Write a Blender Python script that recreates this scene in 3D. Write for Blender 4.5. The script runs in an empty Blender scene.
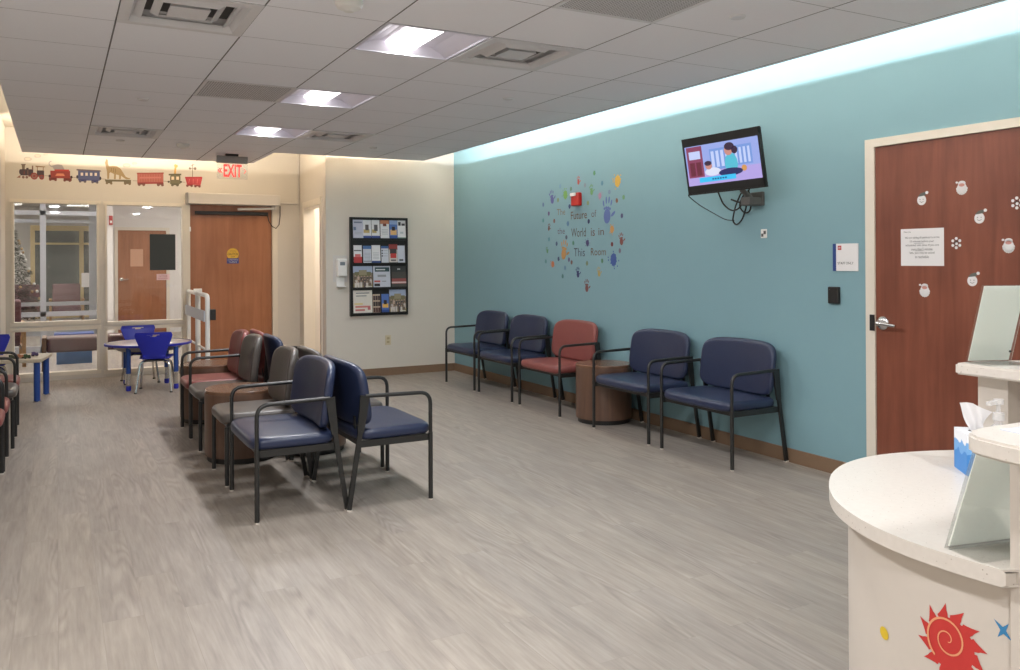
import bpy, bmesh, math, random
from mathutils import Vector, Matrix
random.seed(7)
SC = bpy.context.scene
COL = SC.collection
PI = math.pi

# ------------------------------------------------------------------ materials
def lin(c):
    c = c / 255.0
    return c / 12.92 if c <= 0.04045 else ((c + 0.055) / 1.055) ** 2.4

def rgb(r, g, b):
    return (lin(r), lin(g), lin(b), 1.0)

class NT:
    def __init__(s, m):
        m.use_nodes = True
        s.t = m.node_tree
        s.bsdf = s.t.nodes.get('Principled BSDF')
        s.out = s.t.nodes.get('Material Output')
    def n(s, typ, **kw):
        nd = s.t.nodes.new(typ)
        for k, v in kw.items():
            setattr(nd, k, v)
        return nd
    def l(s, a, b):
        s.t.links.new(a, b)

def mat(name, col, rough=0.5, metal=0.0, var=0.04, scale=30.0, bump=0.0, spec=0.5, coat=0.0):
    m = bpy.data.materials.new(name)
    k = NT(m)
    b = k.bsdf
    b.inputs['Roughness'].default_value = rough
    b.inputs['Metallic'].default_value = metal
    b.inputs['Specular IOR Level'].default_value = spec
    b.inputs['Coat Weight'].default_value = coat
    tc = k.n('ShaderNodeTexCoord')
    no = k.n('ShaderNodeTexNoise')
    no.inputs['Scale'].default_value = scale
    no.inputs['Detail'].default_value = 3
    k.l(tc.outputs['Object'], no.inputs['Vector'])
    mx = k.n('ShaderNodeMix', data_type='RGBA')
    mx.inputs[6].default_value = tuple(max(0, c * (1 - var)) for c in col[:3]) + (1,)
    mx.inputs[7].default_value = tuple(min(1, c * (1 + var)) for c in col[:3]) + (1,)
    k.l(no.outputs['Fac'], mx.inputs[0])
    k.l(mx.outputs[2], b.inputs['Base Color'])
    if bump:
        bp = k.n('ShaderNodeBump')
        bp.inputs['Strength'].default_value = bump
        bp.inputs['Distance'].default_value = 0.002
        k.l(no.outputs['Fac'], bp.inputs['Height'])
        k.l(bp.outputs[0], b.inputs['Normal'])
    return m

def emis(name, col, strength):
    m = bpy.data.materials.new(name)
    k = NT(m)
    b = k.bsdf
    b.inputs['Base Color'].default_value = col
    b.inputs['Emission Color'].default_value = col
    b.inputs['Emission Strength'].default_value = strength
    return m

def glass_mat(name, tint=(0.93, 0.95, 0.94, 1), refl=0.07):
    m = bpy.data.materials.new(name)
    k = NT(m)
    k.t.nodes.remove(k.bsdf)
    tr = k.n('ShaderNodeBsdfTransparent'); tr.inputs[0].default_value = tint
    gl = k.n('ShaderNodeBsdfGlossy'); gl.inputs['Roughness'].default_value = 0.02
    lw = k.n('ShaderNodeLayerWeight'); lw.inputs[0].default_value = 0.25
    mp = k.n('ShaderNodeMath', operation='MULTIPLY_ADD')
    mp.inputs[1].default_value = 0.5; mp.inputs[2].default_value = refl
    k.l(lw.outputs['Fresnel'], mp.inputs[0])
    ms = k.n('ShaderNodeMixShader')
    k.l(mp.outputs[0], ms.inputs[0]); k.l(tr.outputs[0], ms.inputs[1]); k.l(gl.outputs[0], ms.inputs[2])
    k.l(ms.outputs[0], k.out.inputs[0])
    return m

def plank_mat():
    m = bpy.data.materials.new('vinyl_plank')
    k = NT(m); b = k.bsdf
    tc = k.n('ShaderNodeTexCoord')
    mp = k.n('ShaderNodeMapping'); mp.inputs['Rotation'].default_value = (0, 0, PI / 2)
    k.l(tc.outputs['Object'], mp.inputs['Vector'])
    def brick(mortar):
        br = k.n('ShaderNodeTexBrick'); br.offset = 0.37; br.offset_frequency = 2
        br.inputs['Scale'].default_value = 1.0
        br.inputs['Brick Width'].default_value = 1.22
        br.inputs['Row Height'].default_value = 0.152
        br.inputs['Mortar Size'].default_value = mortar
        br.inputs['Mortar Smooth'].default_value = 0.3
        br.inputs['Bias'].default_value = 0.0
        br.inputs['Color1'].default_value = (0, 0, 0, 1)
        br.inputs['Color2'].default_value = (1, 1, 1, 1)
        br.inputs['Mortar'].default_value = (0.5, 0.5, 0.5, 1)
        k.l(mp.outputs[0], br.inputs['Vector'])
        return br
    br = brick(0.0009)
    # offset the grain per plank
    sep = k.n('ShaderNodeSeparateXYZ'); k.l(tc.outputs['Object'], sep.inputs[0])
    off = k.n('ShaderNodeMath', operation='MULTIPLY'); off.inputs[1].default_value = 37.0
    k.l(br.outputs['Color'], off.inputs[0])
    cx = k.n('ShaderNodeCombineXYZ')
    sx = k.n('ShaderNodeMath', operation='MULTIPLY'); sx.inputs[1].default_value = 10.0
    sy = k.n('ShaderNodeMath', operation='MULTIPLY'); sy.inputs[1].default_value = 1.1
    k.l(sep.outputs['X'], sx.inputs[0]); k.l(sep.outputs['Y'], sy.inputs[0])
    k.l(sx.outputs[0], cx.inputs[0]); k.l(sy.outputs[0], cx.inputs[1]); k.l(off.outputs[0], cx.inputs[2])
    n1 = k.n('ShaderNodeTexNoise'); n1.inputs['Scale'].default_value = 1.6; n1.inputs['Detail'].default_value = 6
    n1.inputs['Roughness'].default_value = 0.62
    k.l(cx.outputs[0], n1.inputs['Vector'])
    cx2 = k.n('ShaderNodeCombineXYZ')
    fx = k.n('ShaderNodeMath', operation='MULTIPLY'); fx.inputs[1].default_value = 85.0
    fy = k.n('ShaderNodeMath', operation='MULTIPLY'); fy.inputs[1].default_value = 5.0
    k.l(sep.outputs['X'], fx.inputs[0]); k.l(sep.outputs['Y'], fy.inputs[0])
    k.l(fx.outputs[0], cx2.inputs[0]); k.l(fy.outputs[0], cx2.inputs[1]); k.l(off.outputs[0], cx2.inputs[2])
    nf = k.n('ShaderNodeTexNoise'); nf.inputs['Scale'].default_value = 1.0; nf.inputs['Detail'].default_value = 4
    k.l(cx2.outputs[0], nf.inputs['Vector'])
    nm = k.n('ShaderNodeMix', data_type='FLOAT'); nm.inputs[0].default_value = 0.38
    k.l(n1.outputs['Fac'], nm.inputs[2]); k.l(nf.outputs['Fac'], nm.inputs[3])
    # cathedral grain
    ng = k.n('ShaderNodeTexNoise'); ng.inputs['Scale'].default_value = 0.75; ng.inputs['Detail'].default_value = 1.5; ng.inputs['Roughness'].default_value = 0.35
    k.l(cx.outputs[0], ng.inputs['Vector'])
    gm = k.n('ShaderNodeMath', operation='MULTIPLY'); gm.inputs[1].default_value = 26.0; k.l(ng.outputs['Fac'], gm.inputs[0])
    wv = k.n('ShaderNodeMath', operation='PINGPONG'); wv.inputs[1].default_value = 1.0; k.l(gm.outputs[0], wv.inputs[0])
    n2 = k.n('ShaderNodeTexNoise'); n2.inputs['Scale'].default_value = 0.55; n2.inputs['Detail'].default_value = 2
    k.l(cx.outputs[0], n2.inputs['Vector'])
    r2 = k.n('ShaderNodeMapRange'); r2.inputs[1].default_value = 0.53; r2.inputs[2].default_value = 0.60
    k.l(n2.outputs['Fac'], r2.inputs[0])
    cr = k.n('ShaderNodeValToRGB')
    e = cr.color_ramp.elements
    e[0].position = 0.22; e[0].color = rgb(126, 117, 109)
    e[1].position = 0.80; e[1].color = rgb(176, 166, 157)
    x = e.new(0.5); x.color = rgb(153, 144, 135)
    k.l(nm.outputs[0], cr.inputs[0])
    tone = k.n('ShaderNodeMix', data_type='RGBA', blend_type='MULTIPLY'); tone.inputs[0].default_value = 1.0
    tr = k.n('ShaderNodeValToRGB')
    tr.color_ramp.elements[0].color = (0.94, 0.94, 0.95, 1); tr.color_ramp.elements[1].color = (1.03, 1.02, 1.0, 1)
    k.l(br.outputs['Color'], tr.inputs[0])
    k.l(cr.outputs[0], tone.inputs[6]); k.l(tr.outputs[0], tone.inputs[7])
    wr = k.n('ShaderNodeValToRGB')
    wr.color_ramp.elements[0].position = 0.1; wr.color_ramp.elements[0].color = (0.86, 0.85, 0.85, 1)
    wr.color_ramp.elements[1].position = 0.75; wr.color_ramp.elements[1].color = (1.12, 1.12, 1.12, 1)
    k.l(wv.outputs[0], wr.inputs[0])
    t2 = k.n('ShaderNodeMix', data_type='RGBA', blend_type='MULTIPLY')
    r2.inputs[4].default_value = 0.75; k.l(r2.outputs[0], t2.inputs[0]); k.l(tone.outputs[2], t2.inputs[6]); k.l(wr.outputs[0], t2.inputs[7])
    t3 = k.n('ShaderNodeMix', data_type='RGBA'); t3.inputs[7].default_value = rgb(128, 119, 110)
    mf = k.n('ShaderNodeMath', operation='MULTIPLY'); mf.inputs[1].default_value = 0.55
    k.l(br.outputs['Fac'], mf.inputs[0]); k.l(mf.outputs[0], t3.inputs[0]); k.l(t2.outputs[2], t3.inputs[6])
    k.l(t3.outputs[2], b.inputs['Base Color'])
    b.inputs['Roughness'].default_value = 0.42
    b.inputs['Specular IOR Level'].default_value = 0.35
    bp = k.n('ShaderNodeBump'); bp.inputs['Strength'].default_value = 0.12; bp.inputs['Distance'].default_value = 0.002
    k.l(n1.outputs['Fac'], bp.inputs['Height']); k.l(bp.outputs[0], b.inputs['Normal'])
    return m

def wood_mat(name, c0, c1, along='Z', rough=0.4, sc=1.0):
    m = bpy.data.materials.new(name)
    k = NT(m); b = k.bsdf
    tc = k.n('ShaderNodeTexCoord')
    mp = k.n('ShaderNodeMapping')
    s = [14 * sc, 14 * sc, 14 * sc]; s['XYZ'.index(along)] = 1.1 * sc
    mp.inputs['Scale'].default_value = s
    k.l(tc.outputs['Object'], mp.inputs[0])
    n1 = k.n('ShaderNodeTexNoise'); n1.inputs['Scale'].default_value = 1.0; n1.inputs['Detail'].default_value = 7
    n1.inputs['Roughness'].default_value = 0.6; n1.inputs['Distortion'].default_value = 0.6
    k.l(mp.outputs[0], n1.inputs['Vector'])
    n2 = k.n('ShaderNodeTexNoise'); n2.inputs['Scale'].default_value = 3.0; n2.inputs['Detail'].default_value = 3
    k.l(tc.outputs['Object'], n2.inputs['Vector'])
    ad = k.n('ShaderNodeMix', data_type='FLOAT'); ad.inputs[0].default_value = 0.3
    k.l(n1.outputs['Fac'], ad.inputs[2]); k.l(n2.outputs['Fac'], ad.inputs[3])
    cr = k.n('ShaderNodeValToRGB')
    cr.color_ramp.elements[0].position = 0.33; cr.color_ramp.elements[0].color = c0
    cr.color_ramp.elements[1].position = 0.66; cr.color_ramp.elements[1].color = c1
    k.l(ad.outputs[0], cr.inputs[0]); k.l(cr.outputs[0], b.inputs['Base Color'])
    b.inputs['Roughness'].default_value = rough
    return m

def quartz_mat():
    m = bpy.data.materials.new('speckled_quartz')
    k = NT(m); b = k.bsdf
    tc = k.n('ShaderNodeTexCoord')
    v = k.n('ShaderNodeTexVoronoi'); v.inputs['Scale'].default_value = 120
    k.l(tc.outputs['Object'], v.inputs['Vector'])
    n = k.n('ShaderNodeTexNoise'); n.inputs['Scale'].default_value = 60; n.inputs['Detail'].default_value = 2
    k.l(tc.outputs['Object'], n.inputs['Vector'])
    r = k.n('ShaderNodeMapRange'); r.inputs[1].default_value = 0.10; r.inputs[2].default_value = 0.22
    r.inputs[3].default_value = 1.0; r.inputs[4].default_value = 0.0
    k.l(v.outputs['Distance'], r.inputs[0])
    sp = k.n('ShaderNodeSeparateColor'); k.l(v.outputs['Color'], sp.inputs[0])
    gt = k.n('ShaderNodeMath', operation='GREATER_THAN'); gt.inputs[1].default_value = 0.80
    k.l(sp.outputs[0], gt.inputs[0])
    mu = k.n('ShaderNodeMath', operation='MULTIPLY'); k.l(r.outputs[0], mu.inputs[0]); k.l(gt.outputs[0], mu.inputs[1])
    mx0 = k.n('ShaderNodeMix', data_type='RGBA'); mx0.inputs[6].default_value = rgb(202, 194, 185); mx0.inputs[7].default_value = rgb(213, 206, 197)
    k.l(n.outputs['Fac'], mx0.inputs[0])
    mx = k.n('ShaderNodeMix', data_type='RGBA'); mx.inputs[7].default_value = rgb(150, 136, 122)
    k.l(mu.outputs[0], mx.inputs[0]); k.l(mx0.outputs[2], mx.inputs[6]); k.l(mx.outputs[2], b.inputs['Base Color'])
    b.inputs['Roughness'].default_value = 0.3
    return m

GX, GY, T = -0.34447, 4.6563, 0.6096      # ceiling grid origin and pitch
def ceiling_mat():
    m = bpy.data.materials.new('acoustic_tile')
    k = NT(m); b = k.bsdf
    tc = k.n('ShaderNodeTexCoord')
    sp = k.n('ShaderNodeSeparateXYZ'); k.l(tc.outputs['Object'], sp.inputs[0])
    def line(sock, o, w):
        a = k.n('ShaderNodeMath', operation='SUBTRACT'); a.inputs[1].default_value = o - 20 * T
        k.l(sock, a.inputs[0])
        p = k.n('ShaderNodeMath', operation='PINGPONG'); p.inputs[1].default_value = T / 2
        k.l(a.outputs[0], p.inputs[0])
        c = k.n('ShaderNodeMath', operation='LESS_THAN'); c.inputs[1].default_value = w
        k.l(p.outputs[0], c.inputs[0])
        return c.outputs[0]
    lx = line(sp.outputs['X'], GX, 0.0042); ly = line(sp.outputs['Y'], GY, 0.0032)
    fx = k.n('ShaderNodeMath', operation='MULTIPLY'); fx.inputs[1].default_value = 0.85; k.l(lx, fx.inputs[0])
    fy = k.n('ShaderNodeMath', operation='MULTIPLY'); fy.inputs[1].default_value = 0.50; k.l(ly, fy.inputs[0])
    mxx = k.n('ShaderNodeMath', operation='MAXIMUM'); k.l(fx.outputs[0], mxx.inputs[0]); k.l(fy.outputs[0], mxx.inputs[1])
    no = k.n('ShaderNodeTexNoise'); no.inputs['Scale'].default_value = 90; no.inputs['Detail'].default_value = 4
    k.l(tc.outputs['Object'], no.inputs['Vector'])
    c0 = k.n('ShaderNodeMix', data_type='RGBA'); c0.inputs[6].default_value = rgb(243, 242, 247); c0.inputs[7].default_value = rgb(249, 248, 252)
    k.l(no.outputs['Fac'], c0.inputs[0])
    mx = k.n('ShaderNodeMix', data_type='RGBA'); mx.inputs[7].default_value = rgb(62, 54, 48)
    k.l(mxx.outputs[0], mx.inputs[0]); k.l(c0.outputs[2], mx.inputs[6]); k.l(mx.outputs[2], b.inputs['Base Color'])
    b.inputs['Roughness'].default_value = 0.9; b.inputs['Specular IOR Level'].default_value = 0.2
    return m

def perf_mat():
    m = bpy.data.materials.new('perforated_metal')
    k = NT(m); b = k.bsdf
    tc = k.n('ShaderNodeTexCoord')
    mp = k.n('ShaderNodeMapping'); mp.inputs['Scale'].default_value = (62, 62, 62)
    k.l(tc.outputs['Object'], mp.inputs[0])
    v = k.n('ShaderNodeTexVoronoi'); v.inputs['Scale'].default_value = 1.0; v.inputs['Randomness'].default_value = 0.0
    v.voronoi_dimensions = '2D'
    k.l(mp.outputs[0], v.inputs['Vector'])
    lt = k.n('ShaderNodeMath', operation='LESS_THAN'); lt.inputs[1].default_value = 0.32
    k.l(v.outputs['Distance'], lt.inputs[0])
    mx = k.n('ShaderNodeMix', data_type='RGBA'); mx.inputs[6].default_value = rgb(214, 212, 214); mx.inputs[7].default_value = rgb(124, 120, 118)
    k.l(lt.outputs[0], mx.inputs[0]); k.l(mx.outputs[2], b.inputs['Base Color'])
    b.inputs['Roughness'].default_value = 0.6
    return m

M = {}
M['floor'] = plank_mat()
M['ceil'] = ceiling_mat()
M['cove'] = mat('cove_paint', rgb(226, 218, 204), 0.9, var=0.02)
M['wall'] = mat('cream_paint', rgb(212, 205, 194), 0.75, var=0.015, scale=8, bump=0.02)
M['teal'] = mat('teal_paint', rgb(127, 163, 172), 0.7, var=0.02, scale=6, bump=0.02)
M['trim'] = mat('cream_trim', rgb(222, 213, 198), 0.45, var=0.015)
M['base'] = mat('vinyl_base', rgb(131, 106, 84), 0.5, var=0.04)
M['white_wall'] = mat('white_paint', rgb(226, 222, 218), 0.8, var=0.01)
M['door_red'] = wood_mat('red_brown_veneer', rgb(110, 60, 44), rgb(138, 80, 60), 'Z', 0.38)
M['door_oak'] = wood_mat('honey_veneer', rgb(148, 94, 60), rgb(172, 114, 78), 'Z', 0.38)
M['walnut'] = wood_mat('walnut_laminate', rgb(84, 62, 50), rgb(112, 84, 68), 'Z', 0.35)
M['walnut_top'] = wood_mat('walnut_laminate_top', rgb(98, 72, 57), rgb(126, 95, 76), 'Y', 0.25)
M['oak'] = wood_mat('light_oak', rgb(150, 112, 70), rgb(186, 146, 98), 'X', 0.45)
M['black'] = mat('black_plastic', rgb(30, 29, 28), 0.45)
M['frame'] = mat('charcoal_powder_coat', rgb(31, 31, 30), 0.38, spec=0.6)
M['navy'] = mat('navy_vinyl', rgb(38, 47, 74), 0.34, var=0.06, scale=60, bump=0.05)
M['red'] = mat('dusty_red_vinyl', rgb(130, 70, 66), 0.42, var=0.05, scale=60, bump=0.05)
M['taupe'] = mat('taupe_vinyl', rgb(84, 78, 74), 0.36, var=0.05, scale=60, bump=0.05)
M['burgundy'] = mat('burgundy_vinyl', rgb(92, 46, 52), 0.55)
M['brown_vinyl'] = mat('brown_vinyl', rgb(96, 66, 62), 0.4)
M['clear_foot'] = mat('pale_glide', rgb(205, 196, 186), 0.4)
M['white'] = mat('white_plastic', rgb(232, 230, 226), 0.4, var=0.01)
M['offwhite'] = mat('offwhite_metal', rgb(206, 200, 192), 0.4, var=0.015)
M['ivory'] = mat('ivory_plastic', rgb(206, 192, 160), 0.4)
M['grey'] = mat('grey_metal', rgb(150, 146, 142), 0.4)
M['dkgrey'] = mat('dark_grey_metal', rgb(84, 82, 80), 0.5)
M['alu'] = mat('anodised_aluminium', rgb(176, 178, 184), 0.35, metal=0.35)
M['chrome'] = mat('chrome', rgb(205, 205, 205), 0.18, metal=1.0)
M['quartz'] = quartz_mat()
M['desk'] = mat('cream_laminate', rgb(200, 191, 181), 0.5, var=0.015)
M['paper'] = mat('white_paper', rgb(228, 226, 226), 0.7, var=0.01)
M['paper2'] = mat('cool_paper', rgb(196, 200, 210), 0.7, var=0.03, scale=80)
M['kidblue'] = mat('royal_blue_plastic', rgb(38, 46, 170), 0.35)
M['legblue'] = mat('blue_enamel', rgb(36, 72, 146), 0.35)
M['tabletop'] = mat('grey_nebula_laminate', rgb(196, 184, 186), 0.25, var=0.05, scale=60)
M['pink'] = mat('pale_pink_paper', rgb(228, 196, 200), 0.7)
M['slate'] = mat('dark_slate_card', rgb(52, 58, 58), 0.6)
M['glass'] = glass_mat('clear_glass', (0.985, 0.99, 0.988, 1), 0.03)
M['acrylic'] = glass_mat('clear_acrylic', (0.98, 0.99, 0.985, 1), 0.02)
M['dark_glass'] = mat('dark_window', rgb(78, 84, 80), 0.12, var=0.2, scale=3)
M['perf'] = perf_mat()
M['diff'] = mat('diffuser_enamel', rgb(222, 220, 222), 0.45, var=0.02)
M['reflector'] = mat('white_reflector', rgb(214, 211, 222), 0.35, var=0.01)
M['text'] = mat('black_ink', rgb(40, 38, 40), 0.6)
M['lens'] = emis('lamp_lens', (1.0, 0.96, 0.95, 1), 1.3)
M['lens2'] = emis('fill_lamp_lens', (1.0, 0.95, 0.9, 1), 17.0)  # glowing face of the lamps added behind the glass
m = bpy.data.materials.new('translucent_sheet'); kk = NT(m)
tl = kk.n('ShaderNodeBsdfTranslucent'); tl.inputs[0].default_value = rgb(250, 250, 244); ms = kk.n('ShaderNodeMixShader'); ms.inputs[0].default_value = 0.75
nz = kk.n('ShaderNodeTexNoise'); nz.inputs['Scale'].default_value = 9; mxx = kk.n('ShaderNodeMix', data_type='RGBA'); mxx.inputs[6].default_value = rgb(238, 238, 232); mxx.inputs[7].default_value = rgb(250, 250, 246)
kk.l(nz.outputs['Fac'], mxx.inputs[0]); kk.l(mxx.outputs[2], kk.bsdf.inputs['Base Color'])
kk.l(kk.bsdf.outputs[0], ms.inputs[1]); kk.l(tl.outputs[0], ms.inputs[2]); kk.l(ms.outputs[0], kk.out.inputs[0]); M['sheet'] = m
def mist(name, col, f):
    m = bpy.data.materials.new(name); k = NT(m)
    k.bsdf.inputs['Base Color'].default_value = col; k.bsdf.inputs['Roughness'].default_value = 0.25
    tr = k.n('ShaderNodeBsdfTransparent'); nz = k.n('ShaderNodeTexNoise'); nz.inputs['Scale'].default_value = 12
    ma = k.n('ShaderNodeMath', operation='MULTIPLY_ADD'); ma.inputs[1].default_value = 0.1; ma.inputs[2].default_value = f - 0.05
    k.l(nz.outputs['Fac'], ma.inputs[0]); ms = k.n('ShaderNodeMixShader')
    k.l(ma.outputs[0], ms.inputs[0]); k.l(tr.outputs[0], ms.inputs[1]); k.l(k.bsdf.outputs[0], ms.inputs[2]); k.l(ms.outputs[0], k.out.inputs[0])
    return m
_pc = {}
def ink(r, g, b, rough=0.6):
    key = (r, g, b)
    if key not in _pc:
        _pc[key] = mat('ink_%02x%02x%02x' % key, rgb(r, g, b), rough, var=0.05, scale=50)
    return _pc[key]
def glow(r, g, b, s=0.46):
    key = ('g', r, g, b)
    if key not in _pc:
        m = emis('screen_%02x%02x%02x' % (r, g, b), rgb(r, g, b), s)
        m.node_tree.nodes['Principled BSDF'].inputs['Base Color'].default_value = (0.01, 0.01, 0.01, 1)
        m.node_tree.nodes['Principled BSDF'].inputs['Roughness'].default_value = 0.25
        _pc[key] = m
    return _pc[key]

# ------------------------------------------------------------------ object helpers
def tag(o, label=None, cat=None, group=None, kind=None):
    if label: o['label'] = label
    if cat: o['category'] = cat
    if group: o['group'] = group
    if kind: o['kind'] = kind
    return o

def obj(name, bm, m, parent=None, smooth=False, label=None, cat=None, group=None, kind=None):
    me = bpy.data.meshes.new(name)
    bmesh.ops.recalc_face_normals(bm, faces=bm.faces[:])
    bm.to_mesh(me); bm.free()
    for x in (m if isinstance(m, (list, tuple)) else [m]):
        me.materials.append(x)
    if smooth:
        for p in me.polygons: p.use_smooth = True
        if smooth != 'all':
            try: me.set_sharp_from_angle(angle=math.radians(38))
            except Exception: pass
    o = bpy.data.objects.new(name, me)
    COL.objects.link(o)
    if parent: o.parent = parent
    return tag(o, label, cat, group, kind)

def thing(name, label, cat, loc=(0, 0, 0), rz=0.0, group=None):
    o = bpy.data.objects.new(name, None)
    o.empty_display_size = 0.1
    COL.objects.link(o)
    o.location = loc; o.rotation_euler = (0, 0, rz)
    return tag(o, label, cat, group)

def copy_tree(o, parent=None):
    c = o.copy(); COL.objects.link(c)
    if parent: c.parent = parent
    for ch in o.children: copy_tree(ch, c)
    return c

def B(): return bmesh.new()

def box(bm, x0, x1, y0, y1, z0, z1, mi=0):
    v = [bm.verts.new(p) for p in ((x0, y0, z0), (x1, y0, z0), (x1, y1, z0), (x0, y1, z0), (x0, y0, z1), (x1, y0, z1), (x1, y1, z1), (x0, y1, z1))]
    for f in ((0, 3, 2, 1), (4, 5, 6, 7), (0, 1, 5, 4), (1, 2, 6, 5), (2, 3, 7, 6), (3, 0, 4, 7)):
        bm.faces.new([v[i] for i in f]).material_index = mi
    return v

def bevbox(bm, x0, x1, y0, y1, z0, z1, r=0.005, seg=2):
    t = B(); box(t, x0, x1, y0, y1, z0, z1)
    bmesh.ops.bevel(t, geom=t.edges[:], offset=r, segments=seg, affect='EDGES', profile=0.5)
    merge(bm, t)

def merge(bm, t, mtx=None):
    mp = {}
    for v in t.verts:
        mp[v] = bm.verts.new(mtx @ v.co if mtx else v.co)
    for f in t.faces:
        try: bm.faces.new([mp[v] for v in f.verts]).material_index = f.material_index
        except ValueError: pass
    t.free()

def tube(bm, pts, r, seg=10, cap=True, closed=False, rb=None):
    pts = [Vector(p) for p in pts]
    n = len(pts); rings = []
    up = None
    for i, p in enumerate(pts):
        a = pts[i - 1] if (i > 0 or closed) else pts[i]
        b = pts[(i + 1) % n] if (i < n - 1 or closed) else pts[i]
        d = (b - a).normalized()
        if up is None:
            up = Vector((0, 0, 1)) if abs(d.z) < 0.9 else Vector((1, 0, 0))
        s = d.cross(up).normalized(); up = s.cross(d).normalized()
        rr = r[i] if isinstance(r, (list, tuple)) else r
        r2 = rb if rb else rr
        rings.append([bm.verts.new(p + s * (math.cos(2 * PI * k / seg) * rr) + up * (math.sin(2 * PI * k / seg) * r2)) for k in range(seg)])
    for i in range(n if closed else n - 1):
        A, C = rings[i], rings[(i + 1) % n]
        for k in range(seg):
            bm.faces.new((A[k], A[(k + 1) % seg], C[(k + 1) % seg], C[k]))
    if cap and not closed:
        bm.faces.new(rings[0][::-1]); bm.faces.new(rings[-1])

def fillet(pts, r, n=5):
    pts = [Vector(p) for p in pts]
    out = [pts[0]]
    for i in range(1, len(pts) - 1):
        p = pts[i]; a = (pts[i - 1] - p); b = (pts[i + 1] - p)
        q = min(r, a.length * 0.49, b.length * 0.49)
        s = p + a.normalized() * q; e = p + b.normalized() * q
        for k in range(n + 1):
            t = k / n
            out.append(s * (1 - t) ** 2 + p * 2 * t * (1 - t) + e * t * t)
    out.append(pts[-1])
    return out

def bar(bm, p0, p1, w, d, wdir=(0, 1, 0), w1=None, d1=None):
    p0, p1 = Vector(p0), Vector(p1)
    ax = (p1 - p0).normalized(); wd = Vector(wdir); wd = (wd - ax * wd.dot(ax)).normalized(); dd = ax.cross(wd)
    w1 = w if w1 is None else w1; d1 = d if d1 is None else d1
    v = []
    for p, a, c in ((p0, w, d), (p1, w1, d1)):
        for sx, sy in ((-1, -1), (1, -1), (1, 1), (-1, 1)):
            v.append(bm.verts.new(p + wd * (sx * a / 2) + dd * (sy * c / 2)))
    for f in ((0, 3, 2, 1), (4, 5, 6, 7), (0, 1, 5, 4), (1, 2, 6, 5), (2, 3, 7, 6), (3, 0, 4, 7)):
        bm.faces.new([v[i] for i in f])

def lathe(bm, prof, seg=28, c=(0, 0, 0)):
    rings = []
    for r, z in prof:
        if r < 1e-6: rings.append([bm.verts.new((c[0], c[1], c[2] + z))])
        else: rings.append([bm.verts.new((c[0] + r * math.cos(2 * PI * k / seg), c[1] + r * math.sin(2 * PI * k / seg), c[2] + z)) for k in range(seg)])
    for A, C in zip(rings, rings[1:]):
        for k in range(seg):
            a = [A[k % len(A)], A[(k + 1) % len(A)], C[(k + 1) % len(C)], C[k % len(C)]]
            u = []
            for x in a:
                if x not in u: u.append(x)
            if len(u) > 2: bm.faces.new(u)
    for R in (rings[0], rings[-1]):
        if len(R) > 1: bm.faces.new(R)

class Fr:
    """2-D drawing plane in the world: origin O, right U, up V, out N."""
    def __init__(s, O, U, V):
        s.O, s.U, s.V = Vector(O), Vector(U), Vector(V); s.N = s.U.cross(s.V)
    def p(s, u, v, n=0.0): return s.O + s.U * u + s.V * v + s.N * n

def poly(bm, fr, pts, n0=0.0, n1=0.0015, mi=0):
    A = [bm.verts.new(fr.p(u, v, n0)) for u, v in pts]; C = [bm.verts.new(fr.p(u, v, n1)) for u, v in pts]
    k = len(pts)
    fs = [bm.faces.new(C), bm.faces.new(A[::-1])]
    for i in range(k): fs.append(bm.faces.new((A[i], A[(i + 1) % k], C[(i + 1) % k], C[i])))
    for f in fs: f.material_index = mi

def rect(bm, fr, u0, u1, v0, v1, n0=0.0, n1=0.0015, mi=0):
    poly(bm, fr, [(u0, v0), (u1, v0), (u1, v1), (u0, v1)], n0, n1, mi)

def disc(bm, fr, u, v, ru, rv=None, n0=0.0, n1=0.0015, mi=0, seg=18, rot=0.0):
    rv = rv or ru; c, s = math.cos(rot), math.sin(rot)
    pts = []
    for k in range(seg):
        a, b = ru * math.cos(2 * PI * k / seg), rv * math.sin(2 * PI * k / seg)
        pts.append((u + a * c - b * s, v + a * s + b * c))
    poly(bm, fr, pts, n0, n1, mi)

def stroke(bm, fr, pts, w, n0=0.0, n1=0.0015, mi=0):
    for (a, b), (c, d) in zip(pts, pts[1:]):
        L = math.hypot(c - a, d - b) or 1e-6
        px, py = -(d - b) / L * w / 2, (c - a) / L * w / 2
        ex, ey = (c - a) / L * w * 0.25, (d - b) / L * w * 0.25
        poly(bm, fr, [(a - ex + px, b - ey + py), (a - ex - px, b - ey - py), (c + ex - px, d + ey - py), (c + ex + px, d + ey + py)], n0, n1, mi)

def text(bm, fr, body, u0, u1, v0, v1, n=0.001, mi=0, keep=False, bold=0.0):
    cu = bpy.data.curves.new('lettering', 'FONT'); cu.body = body; cu.resolution_u = 3; cu.offset = bold
    o = bpy.data.objects.new('lettering', cu); COL.objects.link(o)
    dg = bpy.context.evaluated_depsgraph_get(); dg.update()
    me = bpy.data.meshes.new_from_object(o.evaluated_get(dg))
    COL.objects.unlink(o); bpy.data.objects.remove(o); bpy.data.curves.remove(cu)
    xs = [v.co.x for v in me.vertices]; ys = [v.co.y for v in me.vertices]
    x0, x1, y0, y1 = min(xs), max(xs), min(ys), max(ys)
    sx = (u1 - u0) / max(x1 - x0, 1e-6); sy = (v1 - v0) / max(y1 - y0, 1e-6)
    if keep:
        sx = sy = min(sx, sy); w = (x1 - x0) * sx; u0 = (u0 + u1 - w) / 2
    vs = [bm.verts.new(fr.p(u0 + (v.co.x - x0) * sx, v0 + (v.co.y - y0) * sy, n)) for v in me.vertices]
    for p in me.polygons:
        try: bm.faces.new([vs[i] for i in p.vertices]).material_index = mi
        except ValueError: pass
    bpy.data.meshes.remove(me)

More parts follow.
